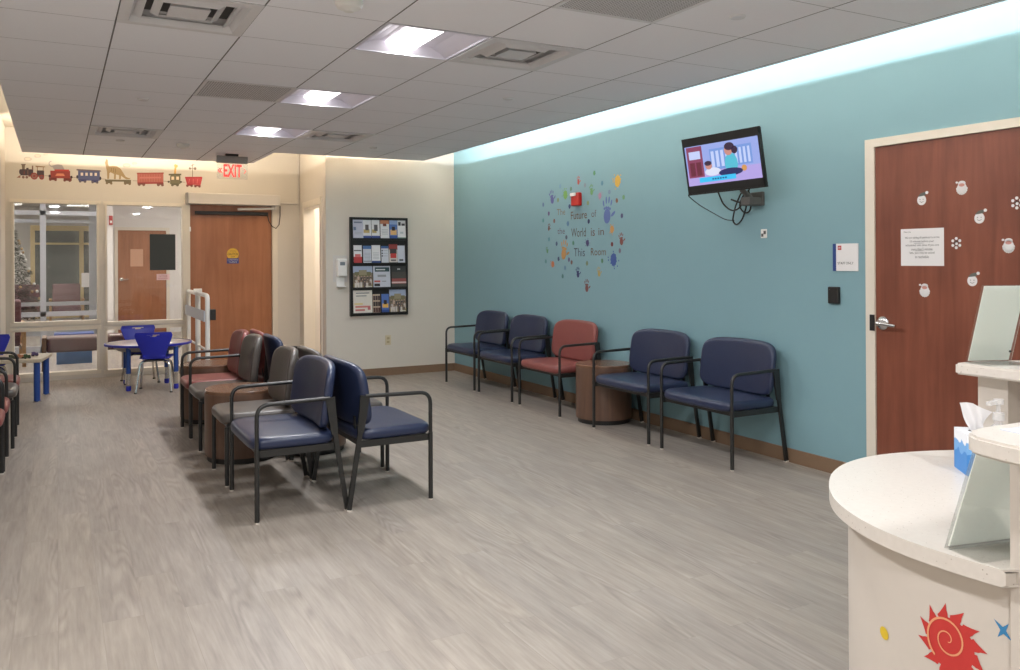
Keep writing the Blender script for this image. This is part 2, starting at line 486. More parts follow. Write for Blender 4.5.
def holes(bm, u, v, hs, mk):
    """fill the rectangle u x v with boxes, leaving the holes (u0,u1,v0,v1) open; mk(u0,u1,v0,v1) adds one box."""
    us = sorted({u[0], u[1], *[h[0] for h in hs], *[h[1] for h in hs]}); us = [a for a in us if u[0] <= a <= u[1]]
    vs = sorted({v[0], v[1], *[h[2] for h in hs], *[h[3] for h in hs]}); vs = [a for a in vs if v[0] <= a <= v[1]]
    for a, b in zip(us, us[1:]):
        run = None
        for c, d in zip(vs, vs[1:]):
            m, n = (a + b) / 2, (c + d) / 2
            solid = not any(h[0] < m < h[1] and h[2] < n < h[3] for h in hs)
            if solid: run = (run[0], d) if run else (c, d)
            if run and (not solid or d == vs[-1]):
                mk(a, b, run[0], run[1]); run = None

def cushion(bm, a, b, h, n=5.0, e=0.018, seg=56, fn=None):
    """a soft pad: superellipse outline a x b (half sizes), thickness h, rounded edges; fn maps (x,y,z) to its place."""
    fn = fn or (lambda x, y, z: (x, y, z))
    def ring(s, z, ins):
        R = []
        for k in range(seg):
            t = 2 * PI * k / seg
            c, q = math.cos(t), math.sin(t)
            x = (a - ins) * math.copysign(abs(c) ** (2 / n), c) * s; y = (b - ins) * math.copysign(abs(q) ** (2 / n), q) * s
            R.append(bm.verts.new(fn(x, y, z)))
        return R
    rings = []
    for s in (0.25, 0.5, 0.72, 0.88): rings.append(ring(s, -h / 2 - 0.000, e))
    for k in range(5):
        t = PI / 2 * k / 4; rings.append(ring(1, -h / 2 + e - e * math.cos(t), e - e * math.sin(t)))
    for k in range(5):
        t = PI / 2 * k / 4; rings.append(ring(1, h / 2 - e + e * math.sin(t), e - e * math.cos(t)))
    for s in (0.88, 0.72, 0.5, 0.25): rings.append(ring(s, h / 2 + 0.006 * (1 - s), e))
    for A, C in zip(rings, rings[1:]):
        for k in range(seg): bm.faces.new((A[k], A[(k + 1) % seg], C[(k + 1) % seg], C[k]))
    bm.faces.new(rings[0][::-1]); bm.faces.new(rings[-1])

RW = 4.49      # teal wall
BW = 9.8       # rack wall
FW = 11.4      # glazed wall
SW = 2.815      # side wall with the passage
CZ = 2.633     # tile ceiling
UP = 3.0
FR_R = Fr((RW, 0, 0), (0, -1, 0), (0, 0, 1))     # u = -y
FR_F = Fr((0, FW, 0), (1, 0, 0), (0, 0, 1))
FR_B = Fr((0, BW, 0), (1, 0, 0), (0, 0, 1))

# ------------------------------------------------------------------ the shell
def S(o): o['kind'] = 'structure'; return o
bm = B(); box(bm, -2.1, 5.6, -3.1, 26, -0.06, 0); S(obj('floor', bm, M['floor']))
# fixture cells (k across, m along)
LIGHTS = [(3, -1), (3, 2), (3, 5), (3, -4), (0, -5), (0, -9), (3, -9)]  # last four are unseen, added to brighten the near ceiling, floor and desk
SQUARE = [(1, -1), (4, -1), (1, 6), (4, 5)]
PERF = [(2, 2), (4, -3)]
def cell(k, m): return (GX + k * T, GX + (k + 1) * T, GY + m * T, GY + (m + 1) * T)
bm = B()
hs = [cell(*c) for c in LIGHTS + SQUARE + PERF] + [(2.15, 9, 9.53, 20)]
def mk(a, b, c, d): box(bm, a, b, c, d, CZ, CZ + 0.057)
holes(bm, (-0.335, 3.957), (-3.0, 10.68), hs, mk)
S(obj('ceiling', bm, M['ceil']))
bm = B(); box(bm, -1.6, 5.6, -3.1, FW + 0.06, UP, UP + 0.05); S(obj('ceiling.001', bm, M['cove']))
bm = B()
def mk(a, b, c, d): box(bm, RW, RW + 0.12, a, b, c, d)
holes(bm, (-3.0, BW), (0, UP), [(2.48, 3.555, -0.1, 2.15)], mk); S(obj('wall_right', bm, M['teal']))
bm = B(); box(bm, SW + 0.12, RW, BW, BW + 0.1, 0, UP); S(obj('wall_back', bm, M['wall']))
def skew(bm):      # the passage wall runs slightly off square
    for v in bm.verts: v.co.x += (v.co.y - BW) * 0.06
bm = B()
def mk(a, b, c, d): box(bm, SW, SW + 0.12, a, b, c, d)
holes(bm, (BW, FW), (0, UP), [(10.08, 11.06, -0.1, 2.11)], mk); skew(bm); S(obj('wall_side', bm, M['wall']))
bm = B()
def mk(a, b, c, d): box(bm, a, b, FW, FW + 0.12, c, d)
holes(bm, (-0.95, 5.5), (0, UP), [(-0.455, 0.443, 0.695, 2.13), (0.532, 1.424, 0.665, 2.126), (-0.455, 0.443, 0.085, 0.608), (0.532, 1.424, 0.075, 0.59), (1.5, 2.545, -0.1, 2.16)], mk)
S(obj('wall_far', bm, M['wall']))
bm = B(); box(bm, -1.07, -0.95, -3.0, FW, 0, UP); box(bm, -0.95, -0.53, 10.45, FW, 0, UP); S(obj('wall_left', bm, M['wall']))
bm = B(); box(bm, -1.07, RW, -3.1, -3.0, 0, UP); S(obj('wall_rear', bm, M['wall']))
# passage behind the side wall
bm = B(); box(bm, SW + 0.12, 5.5, BW + 0.1, BW + 0.14, 0, UP); box(bm, 5.46, 5.5, BW + 0.1, FW, 0, UP)
S(obj('wall_passage', bm, M['white_wall']))
# baseboards
bm = B(); box(bm, RW - 0.012, RW, 3.563, BW, 0, 0.095); box(bm, RW - 0.012, RW, -3, 2.47, 0, 0.095); S(obj('baseboard_right', bm, M['base']))
bm = B(); box(bm, SW, RW - 0.012, BW - 0.012, BW, 0, 0.095); S(obj('baseboard_back', bm, M['base']))
bm = B(); box(bm, -0.95, -0.938, -3, 10.45, 0, 0.095); S(obj('baseboard_left', bm, M['base']))
# door trim, teal wall
bm = B()
box(bm, 4.468, 4.60, 3.497, 3.563, 0, 2.158); box(bm, 4.468, 4.60, 2.472, 2.53, 0, 2.158); box(bm, 4.468, 4.60, 2.53, 3.497, 2.108, 2.158)
S(obj('trim_1', bm, M['trim']))
# passage trim
bm = B()
box(bm, SW - 0.014, SW + 0.135, 10.0, 10.085, 0, 2.19); box(bm, SW - 0.014, SW + 0.135, 11.055, 11.13, 0, 2.19); box(bm, SW - 0.014, SW + 0.135, 10.085, 11.055, 2.105, 2.19); skew(bm)
S(obj('trim_2', bm, M['trim']))
# trim of the automatic door
bm = B()
box(bm, 1.43, 1.503, FW - 0.015, FW + 0.13, 0, 2.2); box(bm, 2.542, 2.612, FW - 0.015, FW + 0.13, 0, 2.2); box(bm, 1.503, 2.542, FW - 0.015, FW + 0.13, 2.15, 2.2)
S(obj('trim_3', bm, M['trim']))

# windows of the glazed wall
def window(n, x0, x1, lo, hi):
    bm = B(); y0, y1 = FW - 0.014, FW + 0.13; w = 0.032
    for z0, z1 in (lo, hi):
        box(bm, x0 - 0.012, x0 + w * 0.4, y0, y1, z0, z1); box(bm, x1 - w * 0.4, x1 + 0.012, y0, y1, z0, z1)
        box(bm, x0 - 0.03, x1 + 0.03, y0, y1, z1 - 0.012, z1 + w); box(bm, x0 - 0.03, x1 + 0.03, y0, y1, z0 - w, z0 + 0.012)
    o = S(obj('window_%d' % n, bm, M['trim']))
    for z0, z1 in (hi, lo):
        g = B(); box(g, x0 + 0.01, x1 - 0.01, FW + 0.05, FW + 0.056, z0 + 0.01, z1 - 0.01); obj('glass_pane', g, M['glass'], o)
window(1, -0.455, 0.443, (0.085, 0.608), (0.695, 2.13))
window(2, 0.532, 1.424, (0.075, 0.59), (0.665, 2.126))
bm = B(); box(bm, 0.10, 0.115, FW - 0.02, FW - 0.013, 0.1, 0.12); bm.free()

# teal-wall door
bm = B(); box(bm, 4.478, 4.522, 2.533, 3.494, 0.006, 2.105)
d1 = S(obj('door_1', bm, M['door_red']))
h = B()
fr = Fr((4.478, 3.443, 1.016), (0, -1, 0), (0, 0, 1))
t = B(); lathe(t, [(0.0, 0.0), (0.041, 0.0), (0.041, 0.008), (0.033, 0.015), (0.014, 0.018), (0.013, 0.05), (0.0, 0.05)], 24)
merge(h, t, Matrix.Translation((4.478, 3.443, 1.016)) @ Matrix.Rotation(-PI / 2, 4, 'Y'))
tube(h, fillet([(4.436, 3.443, 1.016), (4.424, 3.443, 1.016), (4.424, 3.405, 1.013), (4.424, 3.325, 1.008)], 0.012), [0.011] * 7 + [0.011] * 5 + [0.009, 0.008][:1], 12) if False else tube(h, [(4.428, 3.45, 1.016), (4.424, 3.42, 1.015), (4.424, 3.37, 1.011), (4.426, 3.322, 1.006)], [0.013, 0.0125, 0.010, 0.009], 12)
obj('door_handle', h, M['chrome'], d1, smooth=True, label='chrome lever door handle')
h = B(); box(h, 4.462, 4.468, 3.497, 3.53, 0.965, 1.065); obj('strike_plate', h, M['black'], d1, label='black strike plate')

# automatic door
bm = B(); box(bm, 1.507, 2.538, FW + 0.02, FW + 0.064, 0.008, 2.146)
d2 = S(obj('door_2', bm, M['door_oak']))
h = B(); bevbox(h, 1.565, 2.489, FW - 0.02, FW + 0.02, 2.02, 2.066, 0.006); obj('sensor_bar', h, M['black'], d2, label='black sensor bar across the door top')
h = B(); box(h, 1.492, 1.512, FW - 0.018, FW + 0.0, 1.80, 1.86); obj('hinge', h, M['white'], d2)

op = thing('door_operator', 'long off-white automatic door operator box above the honey wood door', 'door operator', (1.47, FW, 2.15))
h = B(); bevbox(h, 0.0, 1.152, -0.13, -0.016, 0.0, 0.142, 0.008); obj('housing', h, M['offwhite'], op)
h = B(); bevbox(h, -0.025, 0.0, -0.13, -0.016, 0.0, 0.142, 0.008); obj('end_cap', h, M['grey'], op, label='grey end cap')
h = B(); bar(h, (1.10, -0.075, -0.035), (0.62, -0.06, -0.055), 0.03, 0.022, (0, 0, 1)); bar(h, (0.62, -0.06, -0.055), (0.68, -0.03, -0.05), 0.02, 0.03); tube(h, [(1.10, -0.075, -0.05), (1.10, -0.075, 0.005)], 0.02, 12)
obj('closer_arm', h, M['offwhite'], op)
h = B()
tube(h, [(1.0, -0.035, -0.11), (1.02, -0.04, -0.20), (1.06, -0.05, -0.27), (1.11, -0.06, -0.30), (1.15, -0.065, -0.25), (1.162, -0.07, -0.14), (1.162, -0.075, 0.0)], 0.006, 8)
obj('loop_cable', h, M['black'], op, smooth=True, label='black looped cable')

h = B()
pts = fillet([(2.622, FW - 0.012, 2.19), (2.895, FW - 0.012, 2.19), (2.895, FW - 0.012, 2.98)], 0.03)
tube(h, pts, 0.011, 8)
obj('wire_raceway', h, M['offwhite'], None, True, 'thin cream wire raceway from the door operator up to the ceiling corner', 'raceway')

# caution sign on the automatic door
sg = thing('door_sign', 'round yellow and blue CAUTION sign on the automatic door', 'sign', (2.035, FW + 0.02, 1.51))
fr = Fr((0, 0, 0), (1, 0, 0), (0, 0, 1))
h = B(); disc(h, fr, 0, 0.0, 0.076, n1=0.002, mi=0, seg=32); rect(h, fr, -0.076, 0.076, -0.125, -0.055, 0, 0.0025, mi=1)
obj('sign_face', h, [ink(214, 172, 60), ink(66, 72, 140)], sg)
h = B(); text(h, fr, 'CAUTION', -0.066, 0.066, -0.016, 0.016, 0.0032); text(h, fr, 'AUTOMATIC', -0.04, 0.04, 0.034, 0.046, 0.0032); text(h, fr, 'DOOR', -0.025, 0.025, -0.045, -0.03, 0.0032)
obj('sign_lettering', h, M['text'], sg)
h = B(); text(h, fr, 'ACTIVATE SWITCH', -0.066, 0.066, -0.085, -0.070, 0.0032); text(h, fr, 'TO OPERATE', -0.05, 0.05, -0.113, -0.098, 0.0032)
obj('sign_lettering', h, M['paper'], sg, label='white lettering on the blue base')

# ------------------------------------------------------------------ ceiling fixtures
LLAB = ['square troffer light glowing in the ceiling nearest the camera, beside the ceiling vent', 'square troffer light glowing in the ceiling, middle one of the row of three', 'square troffer light glowing in the ceiling, farthest one, over the room end',
        'unseen troffer added for fill light, behind the nearest glowing one, above the picture top', 'unseen troffer added for fill light at the left edge of the ceiling, above the camera', 'unseen troffer added for fill light at the left edge of the ceiling, farthest behind the camera', 'unseen troffer added for fill light in the middle of the ceiling behind the camera']
def troffer(k, m, lab):
    x0, x1, y0, y1 = cell(k, m)
    cx, cy = (x0 + x1) / 2, (y0 + y1) / 2
    a = T / 2 - 0.003
    o = thing('ceiling_light', lab, 'ceiling light', (cx, cy, CZ), 0, 'square ceiling lights')
    h = B()
    for s in (-1, 1):
        box(h, -a, a, s * a - (0.018 if s > 0 else 0), s * a + (0.018 if s < 0 else 0), -0.003, 0.02)
        box(h, s * a - (0.018 if s > 0 else 0), s * a + (0.018 if s < 0 else 0), -a + 0.018, a - 0.018, -0.003, 0.02)
    obj('frame', h, M['reflector'], o)
    h = B(); i = a - 0.018
    for s in (-1, 1):
        q = [(s * i, -i, 0.004), (s * i, i, 0.004), (s * 0.26, i, 0.03), (s * 0.26, -i, 0.03)]
        prof = [(i, 0.006), (0.24, 0.032), (0.19, 0.058), (0.14, 0.066), (0.10, 0.06)]
        for (xa, za), (xb, zb) in zip(prof, prof[1:]):
            vs = [h.verts.new(p) for p in ((s * xa, -i, za), (s * xa, i, za), (s * xb, i, zb), (s * xb, -i, zb))]
            h.faces.new(vs)
    for s in (-1, 1):
        vs = [h.verts.new(p) for p in ((-i, s * i, 0.004), (i, s * i, 0.004), (i, s * (i - 0.01), 0.08), (-i, s * (i - 0.01), 0.08))]
        h.faces.new(vs)
    box(h, -i, i, -i, i, 0.08, 0.086)
    obj('reflector', h, M['reflector'], o, True)
    h = B(); n = 10; ys = i - 0.012; R = []
    for j in range(n + 1):
        t = -1 + 2 * j / n; z = 0.052 - 0.040 * (1 - t * t)
        R.append((h.verts.new((t * 0.105, -ys, z)), h.verts.new((t * 0.105, ys, z))))
    for p, q in zip(R, R[1:]): h.faces.new((p[0], q[0], q[1], p[1]))
    h.faces.new([p[0] for p in R]); h.faces.new([p[1] for p in R][::-1])
    obj('lens', h, M['lens'], o, True)
    L = bpy.data.lights.new('troffer_lamp', 'AREA'); L.shape = 'RECTANGLE'; L.size = 0.17; L.size_y = 0.54; L.energy = 12.5 if m > -3 else (13 if m == -4 else 21); L.color = (0.975, 0.98, 1.0)
    lo = bpy.data.objects.new('troffer_lamp', L); lo.location = (cx, cy, CZ + 0.004); COL.objects.link(lo)
for (k, m), lab in zip(LIGHTS, LLAB): troffer(k, m, lab)

SLAB = ['large square four-way air vent in the ceiling at the top left of the picture', 'square four-way air vent in the ceiling right of the nearest glowing light', 'square four-way air vent in the ceiling above the toy train mural', 'square four-way air vent in the ceiling right of the farthest glowing light']
def diffuser(k, m, lab):
    x0, x1, y0, y1 = cell(k, m); cx, cy = (x0 + x1) / 2, (y0 + y1) / 2; a = T / 2 - 0.002
    o = thing('air_vent', lab, 'air vent', (cx, cy, CZ), 0, 'four-way ceiling air vents')
    h = B()
    def sq(r, z): return [h.verts.new(p) for p in ((-r, -r, z), (r, -r, z), (r, r, z), (-r, r, z))]
    def ring(r0, z0, r1, z1):
        A, C = sq(r0, z0), sq(r1, z1)
        for i in range(4): h.faces.new((A[i], A[(i + 1) % 4], C[(i + 1) % 4], C[i]))
    ring(a, 0.0, a, -0.006); ring(a, -0.006, a - 0.05, -0.008); ring(a - 0.05, -0.008, a - 0.085, 0.055)
    obj('frame', h, M['diff'], o)
    for r in (0.232, 0.160):
        h = B(); ring(r, 0.026, r - 0.034, 0.002); ring(r - 0.034, 0.002, r - 0.036, 0.012); obj('louver', h, M['diff'], o)
    h = B(); r = 0.092
    v = sq(r, 0.0); h.faces.new(v); ring(r, 0.0, r - 0.01, 0.03); obj('centre_plate', h, M['diff'], o)
    h = B(); box(h, -a, a, -a, a, 0.057, 0.061); obj('duct_box', h, M['dkgrey'], o, label='dark duct inside the vent')
for c, lab in zip(SQUARE, SLAB): diffuser(*c, lab)
for c, lab in zip(PERF, ['perforated square return grille in the ceiling left of the middle glowing light', 'perforated square return grille at the top of the picture, near the middle']):
    x0, x1, y0, y1 = cell(*c); o = thing('return_grille', lab, 'air vent', ((x0 + x1) / 2, (y0 + y1) / 2, CZ), 0, 'perforated return grilles'); a = T / 2 - 0.002
    h = B(); box(h, -a + 0.02, a - 0.02, -a + 0.02, a - 0.02, -0.001, 0.003); obj('perforated_plate', h, M['perf'], o)
    h = B()
    for s in (-1, 1):
        box(h, -a, a, min(s * a, s * (a - 0.02)), max(s * a, s * (a - 0.02)), -0.005, 0.01); box(h, min(s * a, s * (a - 0.02)), max(s * a, s * (a - 0.02)), -a + 0.02, a - 0.02, -0.005, 0.01)
    obj('frame', h, M['diff'], o)

def ceil_disc(name, lab, cat, x, y, prof, m, group=None):
    h = B(); lathe(h, prof, 24, (0, 0, 0)); o = obj(name, h, m, None, True, lab, cat, group); o.location = (x, y, CZ)
SPR = [(0.0, -0.012), (0.035, -0.012), (0.042, -0.004), (0.042, 0.0), (0.0, 0.0)]
for x, y, lab in ((0.57, 6.80, 'small round sprinkler cover in the ceiling between the two left air vents'), (0.56, 9.2, 'small round sprinkler cover in the ceiling just above the toy train mural'), (3.0, 3.137, 'small round sprinkler cover in the ceiling above the television'), (2.984, 5.53, 'small round sprinkler cover in the ceiling right of the middle glowing light'), (3.0, 8.62, 'small round sprinkler cover in the ceiling above the brochure rack')):
    ceil_disc('sprinkler_cover', lab, 'sprinkler', x, y, SPR, M['diff'], 'ceiling sprinkler covers')
SMK = [(0.0, -0.052), (0.022, -0.05), (0.03, -0.042), (0.055, -0.034), (0.066, -0.016), (0.066, 0.0), (0.0, 0.0)]
ceil_disc('smoke_detector', 'cream smoke detector at the top edge of the picture', 'smoke detector', 1.207, 3.80, SMK, M['white'], 'smoke detectors')
ceil_disc('smoke_detector', 'cream smoke detector on the ceiling left of the EXIT sign', 'smoke detector', 1.153, 9.23, SMK, M['white'], 'smoke detectors')

# exit sign
ex = thing('exit_sign', 'red and clear EXIT sign hanging from the ceiling before the automatic door', 'exit sign', (1.755, 9.86, CZ))
h = B(); bevbox(h, -0.075, 0.065, -0.03, 0.03, -0.026, 0.0, 0.004); obj('mount', h, M['black'], ex)
h = B(); bevbox(h, -0.168, 0.168, -0.028, 0.028, -0.105, -0.026, 0.004); obj('housing', h, M['grey'], ex)
h = B(); box(h, -0.168, 0.168, -0.004, 0.004, -0.285, -0.105); obj('clear_panel', h, mist('misty_acrylic', rgb(250, 240, 226), 0.12), ex)
fr = Fr((0, -0.004, 0), (1, 0, 0), (0, 0, 1))
h = B(); text(h, fr, 'EXIT', -0.095, 0.105, -0.262, -0.118, 0.002, bold=0.022)
for q in ((-0.155, -0.18), (-0.135, -0.19)): stroke(h, fr, [(q[0] + 0.022, -0.165), (q[0], -0.19), (q[0] + 0.022, -0.215)], 0.009, 0, 0.002)
for q in ((0.15, -0.18),): stroke(h, fr, [(q[0] - 0.022, -0.165), (q[0], -0.19), (q[0] - 0.022, -0.215)], 0.006, 0, 0.002)
obj('sign_lettering', h, emis('exit_red', rgb(232, 62, 58), 0.6), ex)

# ------------------------------------------------------------------ waiting-room chairs
def chair_proto(W, cm, name, label, arms=True, cat='chair'):
    """origin on the floor under the seat; the chair faces +x, width along y."""
    o = thing(name, label, cat)
    fx, rx = 0.245, -0.255
    r = 0.0125
    for s in (-1, 1):
        y = s * W / 2
        if arms:
            h = B(); tube(h, fillet([(fx, y, 0.36), (fx, y, 0.637), (-0.155, y, 0.645)], 0.07, 7), 0.0115, 10); obj('armrest', h, M['frame'], o, True)
        h = B(); tube(h, [(fx, y, 0.008), (fx, y, 0.40 if arms else 0.375)], 0.0135, 10)
        l = obj('leg', h, M['frame'], o, True)
        g = B(); tube(g, [(fx, y, 0.0), (fx, y, 0.012)], 0.013, 10); obj('foot_glide', g, M['clear_foot'], l)
        h = B(); bar(h, (rx, y, 0.008), (-0.185, y, 0.45 if arms else 0.38), 0.018, 0.026, (0, 1, 0))
        if arms: bar(h, (-0.185, y, 0.44), (-0.158, y, 0.648), 0.016, 0.036, (0, 1, 0), 0.016, 0.055)
        l = obj('leg', h, M['frame'], o)
        g = B(); bar(g, (rx, y, 0.0), (rx + 0.002, y, 0.01), 0.022, 0.03, (0, 1, 0)); obj('foot_glide', g, M['clear_foot'], l)
    h = B()
    for s in (-1, 1): box(h, -0.19, fx, s * (W / 2 - 0.012) - 0.007, s * (W / 2 - 0.012) + 0.007, 0.352, 0.39)
    box(h, fx - 0.03, fx - 0.012, -W / 2 + 0.02, W / 2 - 0.02, 0.36, 0.388); box(h, -0.19, -0.172, -W / 2 + 0.02, W / 2 - 0.02, 0.36, 0.388)
    obj('seat_frame', h, M['frame'], o)
    hw = W / 2 - (0.006 if arms else -0.004)
    h = B()
    def seat(x, y, z):
        q = max(0.0, (x - 0.14) / 0.14)
        return (x + 0.035, y, 0.421 + z - 0.016 * q * q - 0.012 * (0.25 - x) * 0.6)
    cushion(h, 0.238, hw, 0.066, 7, 0.026, fn=seat)
    obj('seat', h, cm, o, 'all')
    h = B()
    def back(x, y, z):     # x -> height, y -> width, z -> thickness
        hgt = 0.638 + x + 0.012 * (1 - (y / hw) ** 2) * (1 if x > 0 else 0)
        return (-0.144 - 0.14 * (hgt - 0.46) + 0.055 * (abs(y) / (W / 2)) ** 2.2 * min(1, W / 0.6) - 0.03 + z, y, hgt)
    cushion(h, 0.184, hw + 0.004, 0.052, 5.4, 0.022, fn=back)
    obj('backrest', h, cm, o, 'all')
    h = B(); z0 = 0.40
    for s in (-1, 1):
        h = B(); bar(h, (-0.180, s * (W / 2 - 0.10), 0.375), (-0.190, s * (W / 2 - 0.10), 0.52), 0.025, 0.008, (0, 1, 0))
        obj('back_support', h, M['frame'], o)
    return o

used = {}
def chair(W, color, x, y, rz, label, group):
    key = (W, color)
    if key not in used:
        o = chair_proto(W, M[color], 'waiting_chair', label, color != 'taupe'); used[key] = o
    else:
        o = copy_tree(used[key])
    o.location = (x, y, 0); o.rotation_euler = (0, 0, rz); o['label'] = label; o['group'] = group
    return o
WD, NW = 0.74, 0.495
GT, GI, GJ, GL = 'chairs along the teal wall', 'island chairs facing left', 'island chairs facing right', 'chairs along the left wall'
chair(WD, 'navy', 4.206, 4.585, PI, 'wide navy vinyl armchair nearest the reception desk, against the teal wall', GT)
chair(WD, 'navy', 4.206, 5.482, PI, 'wide navy vinyl armchair right of the wooden drum table on the teal wall', GT)
chair(WD, 'red', 4.206, 6.764, PI, 'wide dusty red vinyl armchair with black arms against the teal wall', GT)
chair(WD, 'navy', 4.206, 7.66, PI, 'wide navy vinyl armchair directly left of the red one on the teal wall', GT)
chair(WD, 'navy', 4.206, 8.507, PI, 'wide navy vinyl armchair in the room corner, end of the teal wall row', GT)
chair(WD, 'navy', 1.190, 4.997, PI, 'wide navy vinyl armchair at the front of the island, facing left', GI)
chair(NW, 'taupe', 1.180, 5.727, PI, 'armless taupe vinyl chair beside the front navy island chair, before the drum table', GI)
chair(NW, 'taupe', 1.180, 6.83, PI, 'armless taupe vinyl chair behind the drum table, beside the red island chair', GI)
chair(NW, 'red', 1.180, 7.36, PI, 'dusty red vinyl chair facing left, at the far part of the island', GI)
chair(WD, 'navy', 1.700, 4.965, 0, 'wide navy vinyl armchair at the front of the island, facing the teal wall', GJ)
chair(NW, 'taupe', 1.706, 5.697, 0, 'armless taupe vinyl chair facing right, back to back with a taupe island chair', GJ)
chair(NW, 'navy', 1.706, 6.80, 0, 'narrow navy vinyl chair facing right, its back behind a taupe chair', GJ)
chair(NW, 'red', 1.706, 7.33, 0, 'dusty red vinyl chair facing right, back to back with the red island chair', GJ)
chair(NW, 'taupe', -0.545, 7.62, 0, 'armless taupe vinyl chair at the left picture edge, third from the camera', GL)
chair(NW, 'red', -0.55, 8.17, 0, 'dusty red vinyl chair at the left picture edge, farthest of its row', GL)
chair(NW, 'red', -0.57, 6.84, 0, 'dusty red vinyl chair at the left picture edge, second from the camera', GL)
chair(NW, 'red', -0.575, 6.31, 0, 'dusty red vinyl chair at the left picture edge, nearest the camera', GL)

# drum tables
def drum(x, y, r, H, label):
    o = thing('drum_table', label, 'side table', (x, y, 0), 0, 'round wooden drum tables')
    h = B(); lathe(h, [(r - 0.018, 0.0), (r - 0.018, 0.042), (0, 0.042)], 48); obj('plinth', h, M['black'], o, True, label='black recessed plinth')
    h = B(); lathe(h, [(r, 0.04), (r, H - 0.022)], 48); obj('body', h, M['walnut'], o, True)
    h = B(); lathe(h, [(0, H - 0.022), (r, H - 0.022), (r + 0.001, H - 0.004), (r - 0.003, H), (0, H)], 48); obj('table_top', h, M['walnut_top'], o, True)
drum(4.225, 6.088, 0.244, 0.505, 'round walnut drum table against the teal wall between red and navy chairs')
drum(1.172, 6.265, 0.252, 0.505, 'round walnut drum table between the taupe island chairs facing left')
drum(1.688, 6.265, 0.252, 0.505, 'round walnut drum table hidden behind the front island chairs, facing right')
drum(1.215, 7.90, 0.262, 0.505, 'round walnut drum table beyond the red island chair facing left')

# ------------------------------------------------------------------ television and cables
c = Vector((4.2, 4.556, 2.111)); yaw, tilt, roll = -0.175, 0.164, 0.027
N = Vector((-math.cos(yaw) * math.cos(tilt), math.sin(yaw) * math.cos(tilt), -math.sin(tilt)))
R0 = Vector((0, 0, 1)).cross(N).normalized(); U0 = N.cross(R0).normalized()
R1 = R0 * math.cos(roll) + U0 * math.sin(roll); U1 = U0 * math.cos(roll) - R0 * math.sin(roll)
mt = Matrix((( R1.x, U1.x, N.x), (R1.y, U1.y, N.y), (R1.z, U1.z, N.z))).to_4x4(); mt.translation = c
tv = thing('television', 'black flat television tilted down from the teal wall, showing a cartoon', 'television')
tv.matrix_world = mt
W, H = 0.672, 0.415; a, b = W / 2, H / 2
h = B()
t = B(); box(t, -a, a, -b, b, -0.034, -0.004); bmesh.ops.bevel(t, geom=t.edges[:], offset=0.006, segments=2, affect='EDGES'); merge(h, t)
box(h, -a, a, b - 0.062, b, -0.006, 0.004); box(h, -a, a, -b, -b + 0.062, -0.006, 0.004)
box(h, -a, -a + 0.013, -b, b, -0.006, 0.004); box(h, a - 0.013, a, -b, b, -0.006, 0.004)
box(h, -0.2, 0.2, -0.12, 0.14, -0.065, -0.034)
box(h, -a + 0.0, a, -b - 0.006, -b + 0.004, -0.03, 0.012)
obj('bezel', h, M['black'], tv)
fr = Fr((0, 0, -0.003), (1, 0, 0), (0, 1, 0))
sa, sb = a - 0.013, b - 0.062
SC_ = [glow(150, 166, 226), glow(176, 160, 222), glow(136, 66, 96), glow(104, 44, 60), glow(116, 150, 214), glow(84, 186, 208), glow(58, 40, 62), glow(196, 138, 128), glow(40, 46, 96), glow(60, 190, 240), glow(206, 150, 90), glow(192, 204, 244), glow(216, 220, 240), glow(30, 60, 110)]
h = B()
def sx(u): return -sa + 2 * sa * u
def sy(v): return -sb + 2 * sb * v
def R_(u0, u1, v0, v1, mi, n): rect(h, fr, sx(u0), sx(u1), sy(v0), sy(v1), 0, n, mi)
R_(0, 1, 0, 1, 0, 0.0006)
R_(0, 1, 0, 0.34, 1, 0.0008)
R_(0.02, 0.24, 0.20, 0.98, 2, 0.001); R_(0.05, 0.12, 0.24, 0.58, 3, 0.0012); R_(0.14, 0.21, 0.24, 0.58, 3, 0.0012); R_(0.05, 0.21, 0.66, 0.86, 11, 0.0012)
R_(0.34, 0.62, 0.34, 0.86, 4, 0.001); R_(0.66, 0.90, 0.38, 0.86, 4, 0.001)
for q in range(4): R_(0.36 + q * 0.065, 0.40 + q * 0.065, 0.40, 0.80, 11, 0.0012); R_(0.68 + q * 0.055, 0.71 + q * 0.055, 0.42, 0.80, 11, 0.0012)
disc(h, fr, sx(0.62), sy(0.44), 0.055, 0.075, 0, 0.0016, 5); disc(h, fr, sx(0.60), sy(0.78), 0.036, 0.04, 0, 0.0018, 7); disc(h, fr, sx(0.615), sy(0.86), 0.042, 0.028, 0, 0.002, 6); disc(h, fr, sx(0.68), sy(0.76), 0.026, 0.028, 0, 0.002, 6)
disc(h, fr, sx(0.60), sy(0.24), 0.105, 0.028, 0, 0.0017, 8)
disc(h, fr, sx(0.36), sy(0.30), 0.07, 0.03, 0, 0.0016, 12); disc(h, fr, sx(0.31), sy(0.46), 0.03, 0.028, 0, 0.0018, 7); disc(h, fr, sx(0.305), sy(0.52), 0.032, 0.018, 0, 0.002, 6)
disc(h, fr, sx(0.78), sy(0.29), 0.022, 0.022, 0, 0.0016, 10)
R_(0.16, 0.66, 0.06, 0.18, 9, 0.0022)
for q in range(6): R_(0.34 + q * 0.035, 0.362 + q * 0.035, 0.10, 0.135, 13, 0.0025)
obj('screen', h, SC_, tv)
h = B(); bevbox(h, 4.462, 4.49, 4.43, 4.55, 1.80, 1.90, 0.006); bevbox(h, 4.35, 4.465, 4.44, 4.53, 1.80, 1.86, 0.006)
tube(h, [(4.40, 4.48, 1.85), (4.33, 4.49, 1.91), (4.27, 4.5, 2.05)], 0.02, 10); bevbox(h, 4.245, 4.30, 4.43, 4.57, 2.0, 2.2, 0.006)
